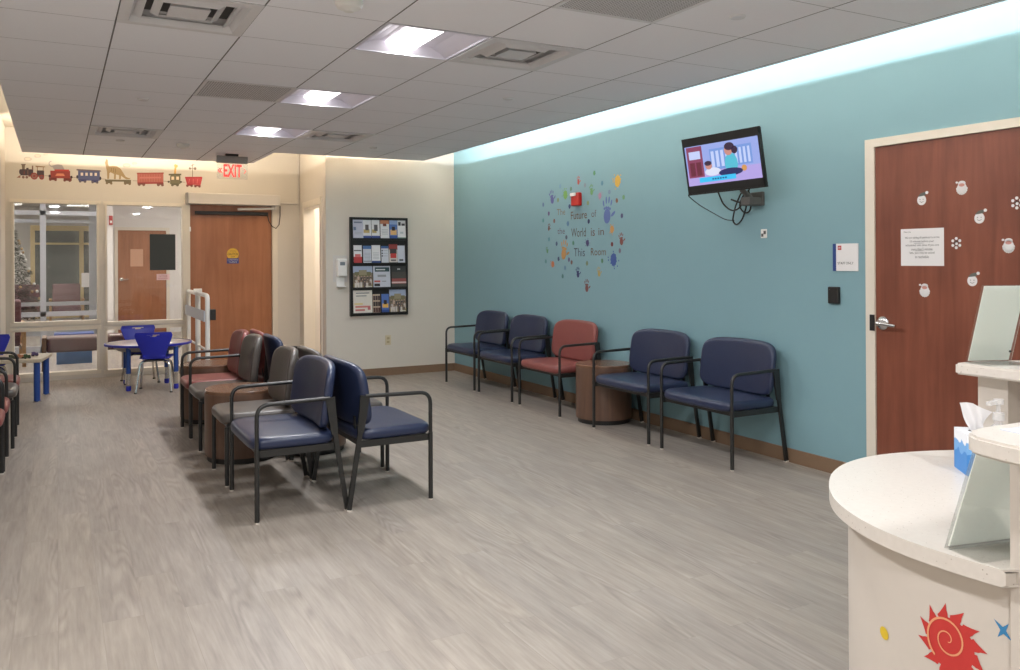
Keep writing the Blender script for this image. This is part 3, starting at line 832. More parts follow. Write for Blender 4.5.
m_ = obj('wall_mount', h, M['dkgrey'], tv, label='dark grey swivel wall mount'); m_.matrix_parent_inverse = mt.inverted()

def wirept(px, py, X=4.4):  # helper in wall coordinates, metres
    return (X, px, py)
h = B()
tube(h, fillet([(4.36, 4.78, 1.93), (4.40, 4.76, 1.82), (4.43, 4.70, 1.77), (4.45, 4.64, 1.79), (4.44, 4.59, 1.86), (4.42, 4.54, 1.88), (4.44, 4.56, 1.80), (4.46, 4.63, 1.70), (4.46, 4.69, 1.665), (4.46, 4.73, 1.70), (4.45, 4.69, 1.80), (4.44, 4.62, 1.90), (4.42, 4.56, 1.915)], 0.04, 4), 0.006, 8)
tube(h, fillet([(4.43, 4.53, 1.91), (4.45, 4.52, 1.83), (4.46, 4.55, 1.76), (4.46, 4.60, 1.75), (4.45, 4.65, 1.80), (4.44, 4.61, 1.87), (4.43, 4.52, 1.92)], 0.04, 4), 0.006, 8)
tube(h, fillet([(4.43, 4.71, 1.86), (4.45, 4.64, 1.83), (4.44, 4.54, 1.86)], 0.03, 4), 0.007, 8)
obj('cable', h, M['black'], None, True, 'tangle of black cables looped below the television', 'cable', 'television cables')
h = B()
tube(h, fillet([(4.30, 5.04, 1.905), (4.38, 5.02, 1.84), (4.44, 4.92, 1.77), (4.46, 4.80, 1.71), (4.47, 4.72, 1.705)], 0.06, 5), 0.003, 6)
obj('cable', h, M['black'], None, True, 'single thin black wire drooping from the television lower left corner', 'cable', 'television cables')

# wall bits on the teal wall
o = thing('wall_outlet', 'small white wall jack on the teal wall below the television', 'outlet', (RW, 4.437, 1.597))
h = B(); bevbox(h, -0.008, 0, -0.028, 0.028, -0.032, 0.032, 0.003); obj('cover_plate', h, M['white'], o)
h = B(); box(h, -0.011, -0.007, -0.022, -0.002, -0.004, 0.02); box(h, -0.011, -0.007, 0.002, 0.02, -0.022, 0.0); obj('socket', h, M['dkgrey'], o)
o = thing('fire_alarm', 'red fire alarm strobe box on the teal wall inside the handprint decal', 'fire alarm', (RW, 6.885, 2.005))
h = B(); bevbox(h, -0.045, 0, -0.068, 0.068, -0.064, 0.064, 0.010, 3); obj('body', h, mat('alarm_red', rgb(196, 40, 34), 0.35), o)
h = B(); bevbox(h, -0.062, -0.045, -0.03, 0.06, 0.03, 0.064, 0.008, 2); obj('strobe_lens', h, M['white'], o, label='white strobe lens')
o = thing('staff_only_sign', 'square white STAFF ONLY sign with blue edge left of the brown door', 'sign', (RW, 3.729, 1.423))
fr = Fr((0, 0, 0), (0, -1, 0), (0, 0, 1))
h = B(); rect(h, fr, -0.072, 0.098, -0.089, 0.089, 0, 0.006); obj('sign_plate', h, M['paper'], o)
h = B(); rect(h, fr, -0.098, -0.072, -0.089, 0.089, 0, 0.007); obj('edge_strip', h, ink(38, 66, 132), o, label='blue edge strip')
h = B(); text(h, fr, 'STAFF ONLY', -0.058, 0.064, -0.046, -0.030, 0.007); obj('sign_lettering', h, M['text'], o)
h = B()
rect(h, fr, -0.058, -0.030, 0.048, 0.076, 0.006, 0.0066); rect(h, fr, -0.052, -0.036, 0.058, 0.061, 0.0066, 0.007, 1); rect(h, fr, -0.052, -0.036, 0.064, 0.067, 0.0066, 0.007, 1)
obj('emblem', h, [ink(186, 60, 62), M['paper']], o)
o = thing('card_reader', 'black card reader on the teal wall below the STAFF ONLY sign', 'card reader', (RW, 3.813, 1.175))
h = B(); bevbox(h, -0.026, 0, -0.043, 0.043, -0.056, 0.056, 0.007, 2); obj('body', h, M['black'], o)
h = B(); box(h, -0.0275, -0.025, 0.022, 0.028, 0.035, 0.040); obj('indicator', h, ink(90, 96, 92), o)

# notice and stickers on the door
o = thing('door_notice', 'white printed notice taped to the brown door at eye level', 'notice', (4.478, 3.178, 1.48))
fr = Fr((0, 0, 0), (0, -1, 0), (0, 0, 1))
h = B(); rect(h, fr, -0.139, 0.139, -0.110, 0.110, 0, 0.001); obj('sheet', h, M['paper'], o)
h = B()
for q, (ln, w) in enumerate((('We are asking all patients to arrive', 0.112), ('15 minutes before your', 0.077), ('scheduled visit time. If you are', 0.108), ('more than 5 minutes', 0.068), ('late, you may be asked', 0.08), ('to reschedule', 0.044))):
    v = 0.048 - q * 0.0225; text(h, fr, ln, -w, w, v, v + 0.0155, 0.0018)
for v, w in ((0.0225 - 0.0, 0.05), (-0.0225, 0.045)): rect(h, fr, -w, w * 0.2, v, v + 0.0016, 0.001, 0.0016)
text(h, fr, 'Please note', -0.118, -0.072, 0.088, 0.096, 0.0018)
obj('print', h, M['text'], o)
def santa(y, z, lab):
    o = thing('santa_sticker', lab, 'sticker', (4.478, y, z), 0, 'santa stickers on the brown door')
    h = B(); disc(h, fr, 0.0, -0.006, 0.029, 0.031, 0, 0.0012); disc(h, fr, 0, 0.022, 0.022, 0.014, 0, 0.0012); disc(h, fr, -0.030, 0.028, 0.007, 0.006, 0, 0.0012)
    for q in range(9):
        t = PI + PI * q / 8; disc(h, fr, 0.026 * math.cos(t), -0.008 + 0.028 * math.sin(t), 0.008, 0.008, 0, 0.0013)
    obj('beard', h, M['paper'], o)
    h = B(); disc(h, fr, 0, 0.012, 0.017, 0.009, 0.001, 0.0018); obj('face', h, ink(206, 150, 140), o)
def snowman(y, z, lab):
    o = thing('snowman_sticker', lab, 'sticker', (4.478, y, z), 0, 'snowman stickers on the brown door')
    h = B(); disc(h, fr, 0, -0.006, 0.029, 0.030, 0, 0.0012); obj('head', h, M['paper'], o)
    h = B(); poly(h, fr, [(-0.026, 0.014), (0.022, 0.020), (0.034, 0.036), (0.016, 0.040), (-0.006, 0.034)], 0, 0.0018); obj('hat', h, ink(96, 100, 96), o)
    h = B(); disc(h, fr, 0.034, 0.036, 0.009, 0.009, 0, 0.002); obj('hat_pompom', h, M['paper'], o)
    h = B()
    for q in (-0.01, 0.01): disc(h, fr, q, -0.002, 0.0025, 0.0025, 0.001, 0.0018)
    stroke(h, fr, [(-0.012, -0.014), (0, -0.02), (0.012, -0.014)], 0.002, 0.001, 0.0018)
    obj('face_marks', h, M['text'], o)
def pawflake(y, z, lab):
    o = thing('snowflake_sticker', lab, 'sticker', (4.478, y, z), 0, 'snowflake stickers on the brown door')
    h = B()
    for q in range(6):
        t = PI / 6 + q * PI / 3; disc(h, fr, 0.024 * math.cos(t), 0.026 * math.sin(t), 0.0085, 0.0085, 0, 0.0012)
    disc(h, fr, 0.002, -0.004, 0.008, 0.008, 0, 0.0012); obj('dots', h, M['paper'], o)
    h = B()
    for q in range(3):
        t = PI / 6 + q * PI / 3; stroke(h, fr, [(-0.02 * math.cos(t), -0.02 * math.sin(t)), (0.02 * math.cos(t), 0.02 * math.sin(t))], 0.007, 0, 0.0009)
    obj('spokes', h, ink(70, 56, 50), o)
santa(2.929, 1.814, 'white bearded santa sticker, highest on the brown door')
santa(2.668, 1.484, 'white bearded santa sticker on the brown door at the right picture edge')
santa(3.162, 1.23, 'white bearded santa sticker below the notice on the brown door')
snowman(3.178, 1.763, 'snowman head sticker above the notice on the brown door')
snowman(2.828, 1.641, 'snowman head sticker right of the notice top on the brown door')
snowman(2.871, 1.294, 'snowman head sticker above the clear sign holder on the brown door')
pawflake(2.964, 1.50, 'snowflake sticker just right of the notice on the brown door')
pawflake(2.623, 1.706, 'snowflake sticker on the brown door at the right picture edge')

# ------------------------------------------------------------------ handprint decal
dec = thing('wall_decal', 'handprint wall decal with the words The Future of the World is in This Room', 'wall decal', (RW, 0, 0))
fr = Fr((0, 0, 0), (0, -1, 0), (0, 0, 1))
WORDS = [('The', 7.282, 7.122, 1.867, 1.930, (128, 112, 92)), ('Future', 7.018, 6.733, 1.812, 1.890, (112, 88, 74)), ('of', 6.656, 6.572, 1.819, 1.886, (104, 96, 96)), ('the', 7.273, 7.131, 1.675, 1.736, (104, 96, 108)), ('World', 7.013, 6.752, 1.638, 1.724, (96, 90, 84)), ('is', 6.666, 6.599, 1.639, 1.716, (110, 92, 84)), ('in', 6.539, 6.450, 1.645, 1.711, (110, 92, 84)), ('This', 6.967, 6.771, 1.446, 1.528, (84, 88, 100)), ('Room', 6.668, 6.419, 1.454, 1.524, (112, 96, 76))]
for w, a, b, z0, z1, cc in WORDS:
    h = B(); text(h, fr, w, -a, -b, z0, z1, 0.0015); obj('lettering', h, ink(*cc), dec)
def hand(y, z, s, cc, ang=0.0):
    h = B(); c, q = math.cos(ang), math.sin(ang)
    def P2(u, v): return (-y + (u * c - v * q) * s, z + (u * q + v * c) * s)
    def el(u, v, ru, rv, rot=0):
        pts = []
        for k in range(14):
            t = 2 * PI * k / 14; x, w = ru * math.cos(t), rv * math.sin(t); cr, sr = math.cos(rot), math.sin(rot)
            pts.append(P2(u + x * cr - w * sr, v + x * sr + w * cr))
        poly(h, fr, pts, 0, 0.001)
    el(0, -0.16, 0.21, 0.27)
    for u, v, l, rt in ((-0.26, 0.28, 0.20, 0.28), (-0.10, 0.40, 0.23, 0.08), (0.07, 0.42, 0.22, -0.08), (0.22, 0.33, 0.19, -0.25)): el(u, v, 0.042, l * 0.58, rt); 
    for u, v in ((-0.18, 0.10), (-0.07, 0.14), (0.05, 0.14), (0.15, 0.11)): el(u, v, 0.06, 0.05)
    el(0.36, -0.06, 0.055, 0.15, -0.9)
    obj('handprint', h, ink(*cc), dec)
def splat(y, z, s, cc):
    h = B(); rnd = random.Random(int(y * 1000)); pts = []
    n = 22
    for k in range(n):
        t = 2 * PI * k / n; r = s * (0.40 + (0.12 if k % 2 else -0.04) * rnd.random())
        pts.append((-y + r * math.cos(t) * 0.85, z + r * math.sin(t)))
    poly(h, fr, pts, 0, 0.001)
    if s > 0.06:
        for k in range(6):
            t = rnd.random() * 2 * PI; r = s * (0.52 + 0.1 * rnd.random()); disc(h, fr, -y + r * math.cos(t), z + r * math.sin(t), s * 0.05, s * 0.06, 0, 0.001, 0, 8)
    obj('paint_splat', h, ink(*cc), dec)
for y, z, s, cc, an in ((7.379, 2.055, 0.15, (92, 92, 150), 0.2), (6.653, 2.077, 0.11, (104, 152, 96), 0.1), (6.88, 2.186, 0.09, (186, 84, 74), 0), (6.394, 1.859, 0.26, (92, 112, 166), -0.1), (7.15, 1.505, 0.21, (184, 140, 84), -0.2), (6.177, 1.595, 0.12, (128, 74, 66), 0.1), (6.898, 1.286, 0.11, (56, 64, 108), 0.1), (6.536, 1.296, 0.10, (172, 152, 92), 0.15), (6.742, 1.159, 0.13, (118, 72, 70), 0), (7.441, 1.75, 0.08, (116, 80, 74), -0.3), (7.481, 1.513, 0.07, (92, 140, 96), 0.3)): hand(y, z, s, cc, an)
for y, z, s, cc in ((7.12, 2.066, 0.11, (112, 160, 84)), (6.23, 2.127, 0.13, (206, 164, 66)), (6.321, 1.692, 0.085, (196, 146, 86)), (6.728, 1.575, 0.075, (76, 70, 116)), (6.3, 1.413, 0.14, (62, 88, 152)), (7.371, 1.369, 0.08, (190, 112, 74)), (6.513, 2.014, 0.075, (172, 128, 152)), (7.077, 1.774, 0.06, (92, 128, 160))): splat(y, z, s, cc)
DC = [(84, 140, 96), (84, 130, 150), (112, 150, 176), (92, 130, 110), (128, 140, 150), (112, 134, 160), (140, 96, 76), (104, 150, 104), (132, 150, 100), (92, 116, 150), (96, 80, 122), (128, 92, 86), (84, 140, 140), (60, 74, 116), (62, 68, 108), (74, 72, 108), (84, 136, 146), (64, 84, 116), (92, 140, 120), (130, 66, 64), (112, 104, 122), (90, 138, 140), (62, 78, 108), (98, 86, 124), (120, 96, 92), (96, 130, 156), (120, 134, 104), (92, 134, 104), (76, 120, 118), (90, 96, 112), (128, 146, 104)]
DD = [(6.604, 2.237), (6.476, 2.129), (7.218, 2.161), (7.015, 2.118), (6.765, 2.134), (6.359, 2.038), (6.243, 1.953), (6.14, 1.975), (6.715, 1.96), (7.556, 1.993), (7.444, 1.895), (7.337, 1.813), (7.558, 1.828), (7.044, 1.945), (6.704, 1.781), (6.167, 1.81), (7.442, 1.628), (7.292, 1.579), (6.979, 1.58), (6.322, 1.555), (6.201, 1.494), (7.509, 1.398), (7.257, 1.424), (7.06, 1.415), (7.012, 1.389), (7.134, 1.332), (6.737, 1.378), (6.482, 1.403), (7.18, 1.247), (7.106, 1.639), (7.262, 2.023)]
for (y, z), cc in zip(DD, DC): splat(y, z, 0.052, cc)

# ------------------------------------------------------------------ brochure rack
RX, RZ = 3.10, 0.744
def bx(zx): return (zx / 5.15 + 330 - 349) * 0.01272
def bz(zy): return 1.196 - (zy / 5.15 + 200 - 217) * 0.01206
rk = thing('brochure_rack', 'black wall rack of brochures on the cream back wall', 'brochure rack', (RX, BW, RZ))
h = B(); box(h, 0, 0.735, -0.022, -0.001, 0, 1.196); obj('back_panel', h, M['black'], rk)
h = B(); box(h, 0, 0.020, -0.05, -0.022, 0, 1.196); box(h, 0.717, 0.735, -0.05, -0.022, 0, 1.196); box(h, 0.020, 0.717, -0.05, -0.022, 1.178, 1.196); obj('side_frame', h, M['black'], rk)
rows = [(100, 200, [(112, 165), (160, 207), (207, 250), (253, 300), (300, 343), (343, 388)]), (232, 328, [(115, 158), (162, 207), (207, 253), (257, 297), (297, 343), (343, 383)]), (340, 455, [(112, 212), (215, 305), (310, 388)]), (465, 587, [(112, 210), (212, 252), (257, 297), (298, 388)])]
for y0, y1, xs in rows:
    zb = bz(y1)
    h = B(); box(h, 0.020, 0.717, -0.054, -0.022, zb - 0.012, zb); box(h, 0.020, 0.717, -0.054, -0.051, zb, zb + 0.012); obj('pocket', h, M['black'], rk)
LB = [['pale lavender leaflet at the left end of the rack top row', 'leaflet with blue foot and photo, second in the rack top row', 'leaflet with blue foot and photo, third in the rack top row', 'white leaflet with orange top in the rack top row', 'blue leaflet with a portrait in the rack top row', 'white leaflet with black patterned head at the right end of the top row'],
      ['red and white leaflet at the left end of the rack second row', 'leaflet with blue head, second in the rack second row', 'white leaflet with dark blue foot in the rack second row', 'white leaflet with blue head and black bullets in the second row', 'red and black photo leaflet in the rack second row', 'plain white leaflet at the right end of the rack second row'],
      ['magazine with a group photo at the left of the rack third row', 'white magazine with dark teal head in the middle of the third row', 'dark grey magazine with red band at the right of the third row'],
      ['cream sheet with red lines at the left of the rack bottom row', 'narrow leaflet of small portraits in the rack bottom row', 'small blue leaflet with a portrait in the rack bottom row', 'magazine with a group photo at the right of the bottom row']]
WH, CW = (222, 222, 224), (200, 204, 216)
def spec(r, i):
    lines = [(0.15, 0.85, v, v + 0.025, (168, 170, 178)) for v in (0.25, 0.33, 0.41, 0.49, 0.57)]
    if r == 0:
        return [((194, 196, 212), [(0.1, 0.9, 0.82, 0.9, (120, 128, 150)), (0.05, 0.3, 0.45, 0.62, (112, 130, 160))] + lines[:2]),
                (WH, [(0, 1, 0, 0.17, (60, 82, 148)), (0.1, 0.8, 0.32, 0.5, (190, 168, 110)), (0.3, 0.7, 0.45, 0.75, (96, 90, 90))]),
                (WH, [(0, 1, 0, 0.17, (60, 82, 148)), (0.05, 0.6, 0.32, 0.5, (190, 168, 110)), (0.3, 0.75, 0.42, 0.75, (90, 88, 92))]),
                (WH, [(0, 1, 0.8, 1, (196, 128, 96)), (0.3, 0.7, 0.68, 0.82, (120, 60, 50))] + lines[:4]),
                ((90, 122, 186), [(0.1, 0.9, 0.22, 0.5, (222, 176, 116)), (0.3, 0.7, 0.45, 0.66, (60, 48, 44)), (0, 1, 0, 0.18, (56, 84, 150)), (0, 1, 0.78, 1, (150, 170, 210))]),
                (WH, [(0.1, 0.4, 0.72, 0.92, (50, 50, 54)), (0.5, 0.9, 0.72, 0.84, (70, 70, 74)), (0, 1, 0.02, 0.1, (110, 140, 130)), (0.3, 0.7, 0.3, 0.4, (180, 190, 196))])][i]
    if r == 1:
        return [(WH, [(0, 1, 0, 0.38, (182, 62, 66)), (0.15, 0.85, 0.36, 0.52, (206, 110, 110)), (0.05, 0.95, 0.68, 0.74, (90, 90, 96))]),
                (CW, [(0, 1, 0.82, 1, (78, 116, 168))] + lines + [(0.05, 0.95, 0.12, 0.16, (80, 84, 92))]),
                (WH, [(0, 1, 0, 0.15, (58, 82, 140))] + lines),
                (CW, [(0, 1, 0.86, 1, (66, 100, 156))] + [(0.06, 0.22, v, v + 0.07, (40, 40, 44)) for v in (0.4, 0.55, 0.7)] + [(0.3, 0.85, v, v + 0.03, (160, 164, 172)) for v in (0.42, 0.57, 0.72)]),
                ((206, 200, 196), [(0, 1, 0.72, 1, (150, 62, 58)), (0.1, 0.9, 0.5, 0.76, (70, 66, 66)), (0.15, 0.85, 0.28, 0.52, (196, 66, 62)), (0.2, 0.8, 0.14, 0.2, (60, 60, 62)), (0.0, 1, 0, 0.06, (50, 50, 52))]),
                (CW, [(0.2, 0.75, 0.14, 0.24, (80, 84, 90))])][i]
    ph = [(0, 1, 0.70, 1, (168, 180, 204)), (0, 1, 0, 0.2, (140, 124, 84)), (0.08, 0.92, 0.55, 0.74, (120, 116, 84)), (0.3, 0.7, 0.6, 0.82, (150, 142, 116))]
    q_ = random.Random(5); pal = ((84, 74, 74), (206, 198, 190), (96, 80, 78), (66, 62, 70), (150, 120, 118), (196, 170, 152), (110, 96, 84))
    for row in range(3):                                    # a crowd of small figures
        for q in range(6):
            u = 0.05 + 0.155 * q + q_.uniform(-0.02, 0.02) + 0.04 * (row % 2); v = 0.40 - 0.13 * row + q_.uniform(-0.02, 0.02)
            ph.append((u, u + 0.11, v - 0.12, v + 0.11, pal[q_.randrange(7)])); ph.append((u + 0.03, u + 0.08, v + 0.11, v + 0.18, (176, 146, 126)))
    ph.append((0.62, 0.96, 0.05, 0.1, (206, 204, 190)))
    if r == 2:
        return [((132, 120, 104), ph), (CW, [(0.1, 0.95, 0.74, 0.94, (50, 78, 84)), (0.16, 0.7, 0.81, 0.86, (220, 224, 224)), (0.25, 0.75, 0.5, 0.6, (150, 154, 160)), (0.05, 0.4, 0.26, 0.34, (190, 92, 86)), (0.05, 0.38, 0.08, 0.2, (52, 50, 54)), (0.5, 0.75, 0.28, 0.32, (150, 150, 156))]),
                ((74, 72, 68), [(0, 1, 0.72, 1, (56, 58, 58)), (0.4, 0.6, 0.82, 0.88, (190, 190, 186)), (0, 1, 0.18, 0.42, (150, 84, 80)), (0, 1, 0.2, 0.27, (214, 190, 186))])][i]
    return [((222, 216, 206), [(0.15, 0.85, 0.86, 0.9, (120, 120, 124)), (0.15, 0.7, 0.74, 0.78, (130, 130, 134)), (0.1, 0.9, 0.26, 0.34, (206, 128, 120)), (0.1, 0.6, 0.12, 0.2, (196, 120, 116)), (0.75, 0.9, 0.16, 0.3, (190, 110, 112)), (0.05, 0.5, 0.38, 0.46, (226, 206, 150))]),
            ((190, 168, 146), [(0.06 + 0.32 * a, 0.34 + 0.32 * a, 0.06 + 0.31 * b, 0.3 + 0.31 * b, cc) for a in range(3) for b, cc in enumerate(((84, 54, 50), (60, 50, 48), (72, 58, 60)))]),
            ((84, 116, 184), [(0.1, 0.9, 0.28, 0.5, (226, 180, 96)), (0.3, 0.7, 0.46, 0.68, (56, 46, 46)), (0, 1, 0, 0.18, (54, 84, 156))]),
            ((132, 120, 104), ph)][i]
for r, (y0, y1, xs) in enumerate(rows):
    for i, (a, b) in enumerate(xs):
        base, pr = spec(r, i)
        u0, u1, z0, z1 = bx(a) + 0.002, bx(b) - 0.002, bz(y1) + 0.001, bz(y0)
        if r < 2 and i == 1: u0 += 0.004
        if r == 1: z1 -= (0, 0.006, -0.002, 0.008, -0.014, 0.002)[i]
        if r == 3 and i in (1, 2): z1 = z0 + (z1 - z0) * 0.82
        w, hh = u1 - u0, z1 - z0
        nm = 'leaflet' if w < 0.15 else 'magazine'
        ff = Fr((RX + u0, BW - 0.044, RZ + z0), (1, 0, 0), Vector((0, 0.018, hh)).normalized())
        h = B(); box_pts = [(0, 0), (w, 0), (w, hh), (0, hh)]
        mats = [ink(*base)]; poly(h, ff, box_pts, 0 - 0.004 * (i % 2), 0.0015 - 0.004 * (i % 2), 0)
        for q, (a0, a1, b0, b1, cc) in enumerate(pr):
            mats.append(ink(*cc)); e = 0.0015 - 0.004 * (i % 2)
            rect(h, ff, a0 * w, a1 * w, b0 * hh, b1 * hh, e, e + 0.0002 + 0.00008 * q, len(mats) - 1)
        obj(nm, h, mats, None, False, LB[r][i], 'brochure', 'brochures in the wall rack')

# hand sanitiser dispenser and outlet on the back wall
o = thing('sanitizer_dispenser', 'white hand sanitizer dispenser on the cream wall left of the brochure rack', 'dispenser', (2.987, BW, 1.1))
h = B(); box(h, -0.088, 0.088, -0.004, 0, 0.06, 0.378); obj('back_plate', h, mat('clear_backer', rgb(206, 202, 198), 0.3), o)
h = B(); bevbox(h, -0.058, 0.058, -0.10, -0.004, 0.13, 0.34, 0.014, 3); obj('body', h, M['white'], o)
h = B(); bevbox(h, -0.05, 0.05, -0.08, -0.004, 0.0, 0.012, 0.004); bevbox(h, -0.05, 0.05, -0.016, -0.004, 0.0, 0.13, 0.004); obj('drip_tray', h, M['white'], o)
h = B(); box(h, -0.03, 0.03, -0.1015, -0.0985, 0.26, 0.30); obj('label_strip', h, ink(120, 128, 136), o)
o = thing('wall_outlet', 'ivory electrical outlet low on the cream back wall', 'outlet', (3.588, BW, 0.434))
h = B(); bevbox(h, -0.037, 0.037, -0.007, 0, -0.06, 0.06, 0.003); obj('cover_plate', h, M['ivory'], o)
h = B()
for s in (-1, 1): bevbox(h, -0.017, 0.017, -0.0095, -0.006, s * 0.022 - 0.014, s * 0.022 + 0.014, 0.002)
obj('socket', h, ink(176, 160, 128), o)

# ------------------------------------------------------------------ toy train mural
tr = thing('train_mural', 'toy train wall mural with animals above the glazed wall', 'wall mural', (0, FW, 0))
F0 = Fr((0, 0, 0), (1, 0, 0), (0, 0, 1))
class Art:
    """drawing units -> metres on the wall; y grows downward"""
    def __init__(s, first): s.first = first
    def c(s, x, y):
        if s.first:
            px, py = 10 + x / 9.714, 150 + y / 9.714
            return (-0.478 + (px - 10) * 0.0106, 2.731 + (px - 10) * 0.00062 - (py - 150) * (0.01171 + (px - 10) * 0.000013))
        px, py = 110 + x / 10.2, 150 + y / 10.2
        return (0.58 + (px - 110) * 0.01172, 2.792 + (px - 110) * 0.00068 - (py - 150) * (0.01295 + (px - 110) * 0.000002))
    def sc(s): return (0.0106 / 9.714, 0.0119 / 9.714) if s.first else (0.01172 / 10.2, 0.01295 / 10.2)
A1, A2 = Art(True), Art(False)
def car(name, art, shapes, lab=None):
    h = B(); mats = []; idx = {}
    for q, sh in enumerate(shapes):
        cc = sh[1]
        if cc not in idx: idx[cc] = len(mats); mats.append(ink(*cc))
        mi = idx[cc]; n1 = 0.0012 + 0.00012 * q
        if sh[0] == 'p': poly(h, F0, [art.c(*p) for p in sh[2]], 0, n1, mi)
        elif sh[0] == 'r':
            x0, x1, y0, y1 = sh[2]; poly(h, F0, [art.c(x0, y1), art.c(x1, y1), art.c(x1, y0), art.c(x0, y0)], 0, n1, mi)
        elif sh[0] == 'd':
            x, y, rx, ry = sh[2]; u, v = art.c(x, y); k = art.sc(); disc(h, F0, u, v, rx * k[0], ry * k[1], 0, n1, mi)
        elif sh[0] == 's':
            stroke(h, F0, [art.c(*p) for p in sh[2]], sh[3] * art.sc()[0], 0, n1, mi)
    obj(name, h, mats, tr, label=lab)
DK, RD, BL, GN, TN, GY_, PK = (74, 60, 66), (152, 62, 56), (88, 94, 132), (114, 108, 84), (168, 144, 106), (164, 156, 158), (188, 70, 76)
RS = (176, 98, 88)
car('locomotive', A1, [('r', DK, (95, 215, 185, 245)), ('d', DK, (95, 210, 12, 24)), ('p', (120, 104, 92), [(112, 185), (108, 150), (100, 135), (148, 135), (138, 150), (136, 185)]), ('r', DK, (150, 172, 172, 190)), ('r', (128, 98, 90), (203, 216, 150, 190)),
    ('p', (150, 120, 92), [(235, 150), (330, 158), (330, 165), (240, 164)]), ('r', DK, (250, 318, 195, 245)), ('s', (150, 120, 92), [(255, 164), (255, 196)], 7), ('s', (150, 120, 92), [(310, 164), (310, 196)], 7),
    ('r', (120, 70, 70), (170, 320, 240, 256)), ('d', RD, (225, 250, 34, 34)), ('d', (150, 110, 100), (225, 250, 24, 24)), ('d', RD, (225, 250, 12, 12)), ('d', RD, (295, 260, 24, 24)), ('d', (120, 84, 84), (295, 260, 14, 14)), ('d', (130, 100, 94), (122, 262, 13, 13)), ('d', (130, 100, 94), (155, 262, 13, 13)), ('p', (150, 104, 90), [(60, 268), (95, 240), (95, 268)]), ('s', RD, [(130, 200), (130, 235)], 4), ('s', (150, 120, 100), [(165, 195), (165, 240)], 4)], 'dark locomotive with red wheels')
car('coupler', A1, [('s', (150, 130, 110), [(325, 245), (366, 247)], 5)])
car('elephant_car', A1, [('d', GY_, (455, 170, 46, 36)), ('p', GY_, [(410, 180), (395, 150), (440, 136), (490, 140), (520, 190), (420, 195)]), ('s', GY_, [(412, 165), (385, 155), (368, 140), (366, 122), (376, 110), (390, 108)], 9),
    ('r', RD, (378, 570, 196, 268)), ('r', (186, 66, 58), (420, 560, 184, 200)), ('p', (214, 136, 104), [(425, 245), (440, 222), (505, 222), (520, 245)]), ('r', (110, 50, 48), (365, 440, 262, 285)), ('r', (110, 50, 48), (505, 585, 266, 290)), ('d', (120, 70, 64), (378, 282, 13, 11)), ('d', (120, 70, 64), (428, 284, 13, 11)), ('d', (120, 70, 64), (516, 288, 13, 11)), ('d', (120, 70, 64), (566, 290, 13, 11)), ('d', (70, 50, 50), (372, 248, 12, 14)), ('d', (70, 50, 50), (582, 255, 12, 14))], 'red car carrying a grey elephant')
car('coupler', A1, [('s', (150, 130, 110), [(592, 257), (640, 259)], 5)])
car('passenger_car', A1, [('r', BL, (648, 865, 192, 285)), ('p', (112, 100, 104), [(632, 178), (870, 188), (880, 200), (634, 192)])] + [('r', (226, 214, 200), (x, x + 24, 212, 240)) for x in (674, 720, 766, 812)] + [('r', (66, 70, 112), (655, 730, 275, 294)), ('r', (66, 70, 112), (780, 850, 280, 302)), ('d', (104, 96, 104), (668, 294, 13, 11)), ('d', (104, 96, 104), (716, 296, 13, 11)), ('d', (104, 96, 104), (792, 300, 13, 11)), ('d', (104, 96, 104), (838, 302, 13, 11)), ('d', (60, 56, 66), (640, 252, 10, 18)), ('d', (60, 56, 66), (870, 262, 10, 18))], 'blue passenger car with white windows')
car('coupler', A1, [('s', (150, 130, 110), [(874, 266), (925, 270)], 5)])
car('dinosaur_car', A1, [('r', (112, 102, 78), (918, 1184, 272, 290)), ('r', (112, 100, 80), (925, 990, 288, 306)), ('r', (112, 100, 80), (1110, 1184, 290, 310)), ('d', (126, 108, 84), (936, 306, 13, 11)), ('d', (126, 108, 84), (980, 308, 13, 11)), ('d', (126, 108, 84), (1124, 308, 13, 11)), ('d', (126, 108, 84), (1170, 310, 13, 11)),
    ('p', TN, [(918, 118), (930, 84), (946, 92), (948, 130), (958, 150), (1000, 146), (1040, 150), (1075, 170), (1105, 210), (1130, 245), (1168, 258), (1178, 250), (1172, 266), (1135, 268), (1100, 248), (1082, 236), (1078, 268), (1060, 268), (1062, 232), (1030, 224), (1026, 268), (1008, 268), (1010, 222), (975, 205), (962, 214), (958, 266), (940, 266), (938, 200), (928, 160)]),
    ('s', (130, 108, 72), [(985, 165), (980, 200)], 5), ('s', (130, 108, 72), [(1005, 165), (1002, 205)], 5), ('s', (130, 108, 72), [(1025, 172), (1022, 210)], 5)], 'flat car carrying a tan dinosaur')
car('coupler', A2, [('s', (150, 130, 110), [(222, 300), (265, 303)], 5)])
car('freight_car', A2, [('r', RS, (266, 530, 228, 322)), ('r', (160, 80, 72), (262, 534, 222, 234)), ('r', (150, 60, 58), (268, 530, 318, 334))] + [('s', (196, 124, 112), [(x, 240), (x, 312)], 4) for x in range(284, 524, 26)] + [('r', (196, 120, 110), (290, 506, 264, 280)), ('r', (120, 62, 58), (270, 345, 326, 340)), ('r', (120, 62, 58), (462, 532, 330, 344)), ('d', (124, 84, 74), (285, 340, 14, 12)), ('d', (124, 84, 74), (330, 342, 14, 12)), ('d', (124, 84, 74), (478, 346, 14, 12)), ('d', (124, 84, 74), (520, 348, 14, 12))], 'dusty red freight car')
car('coupler', A2, [('s', (150, 130, 110), [(532, 308), (580, 312)], 5)])
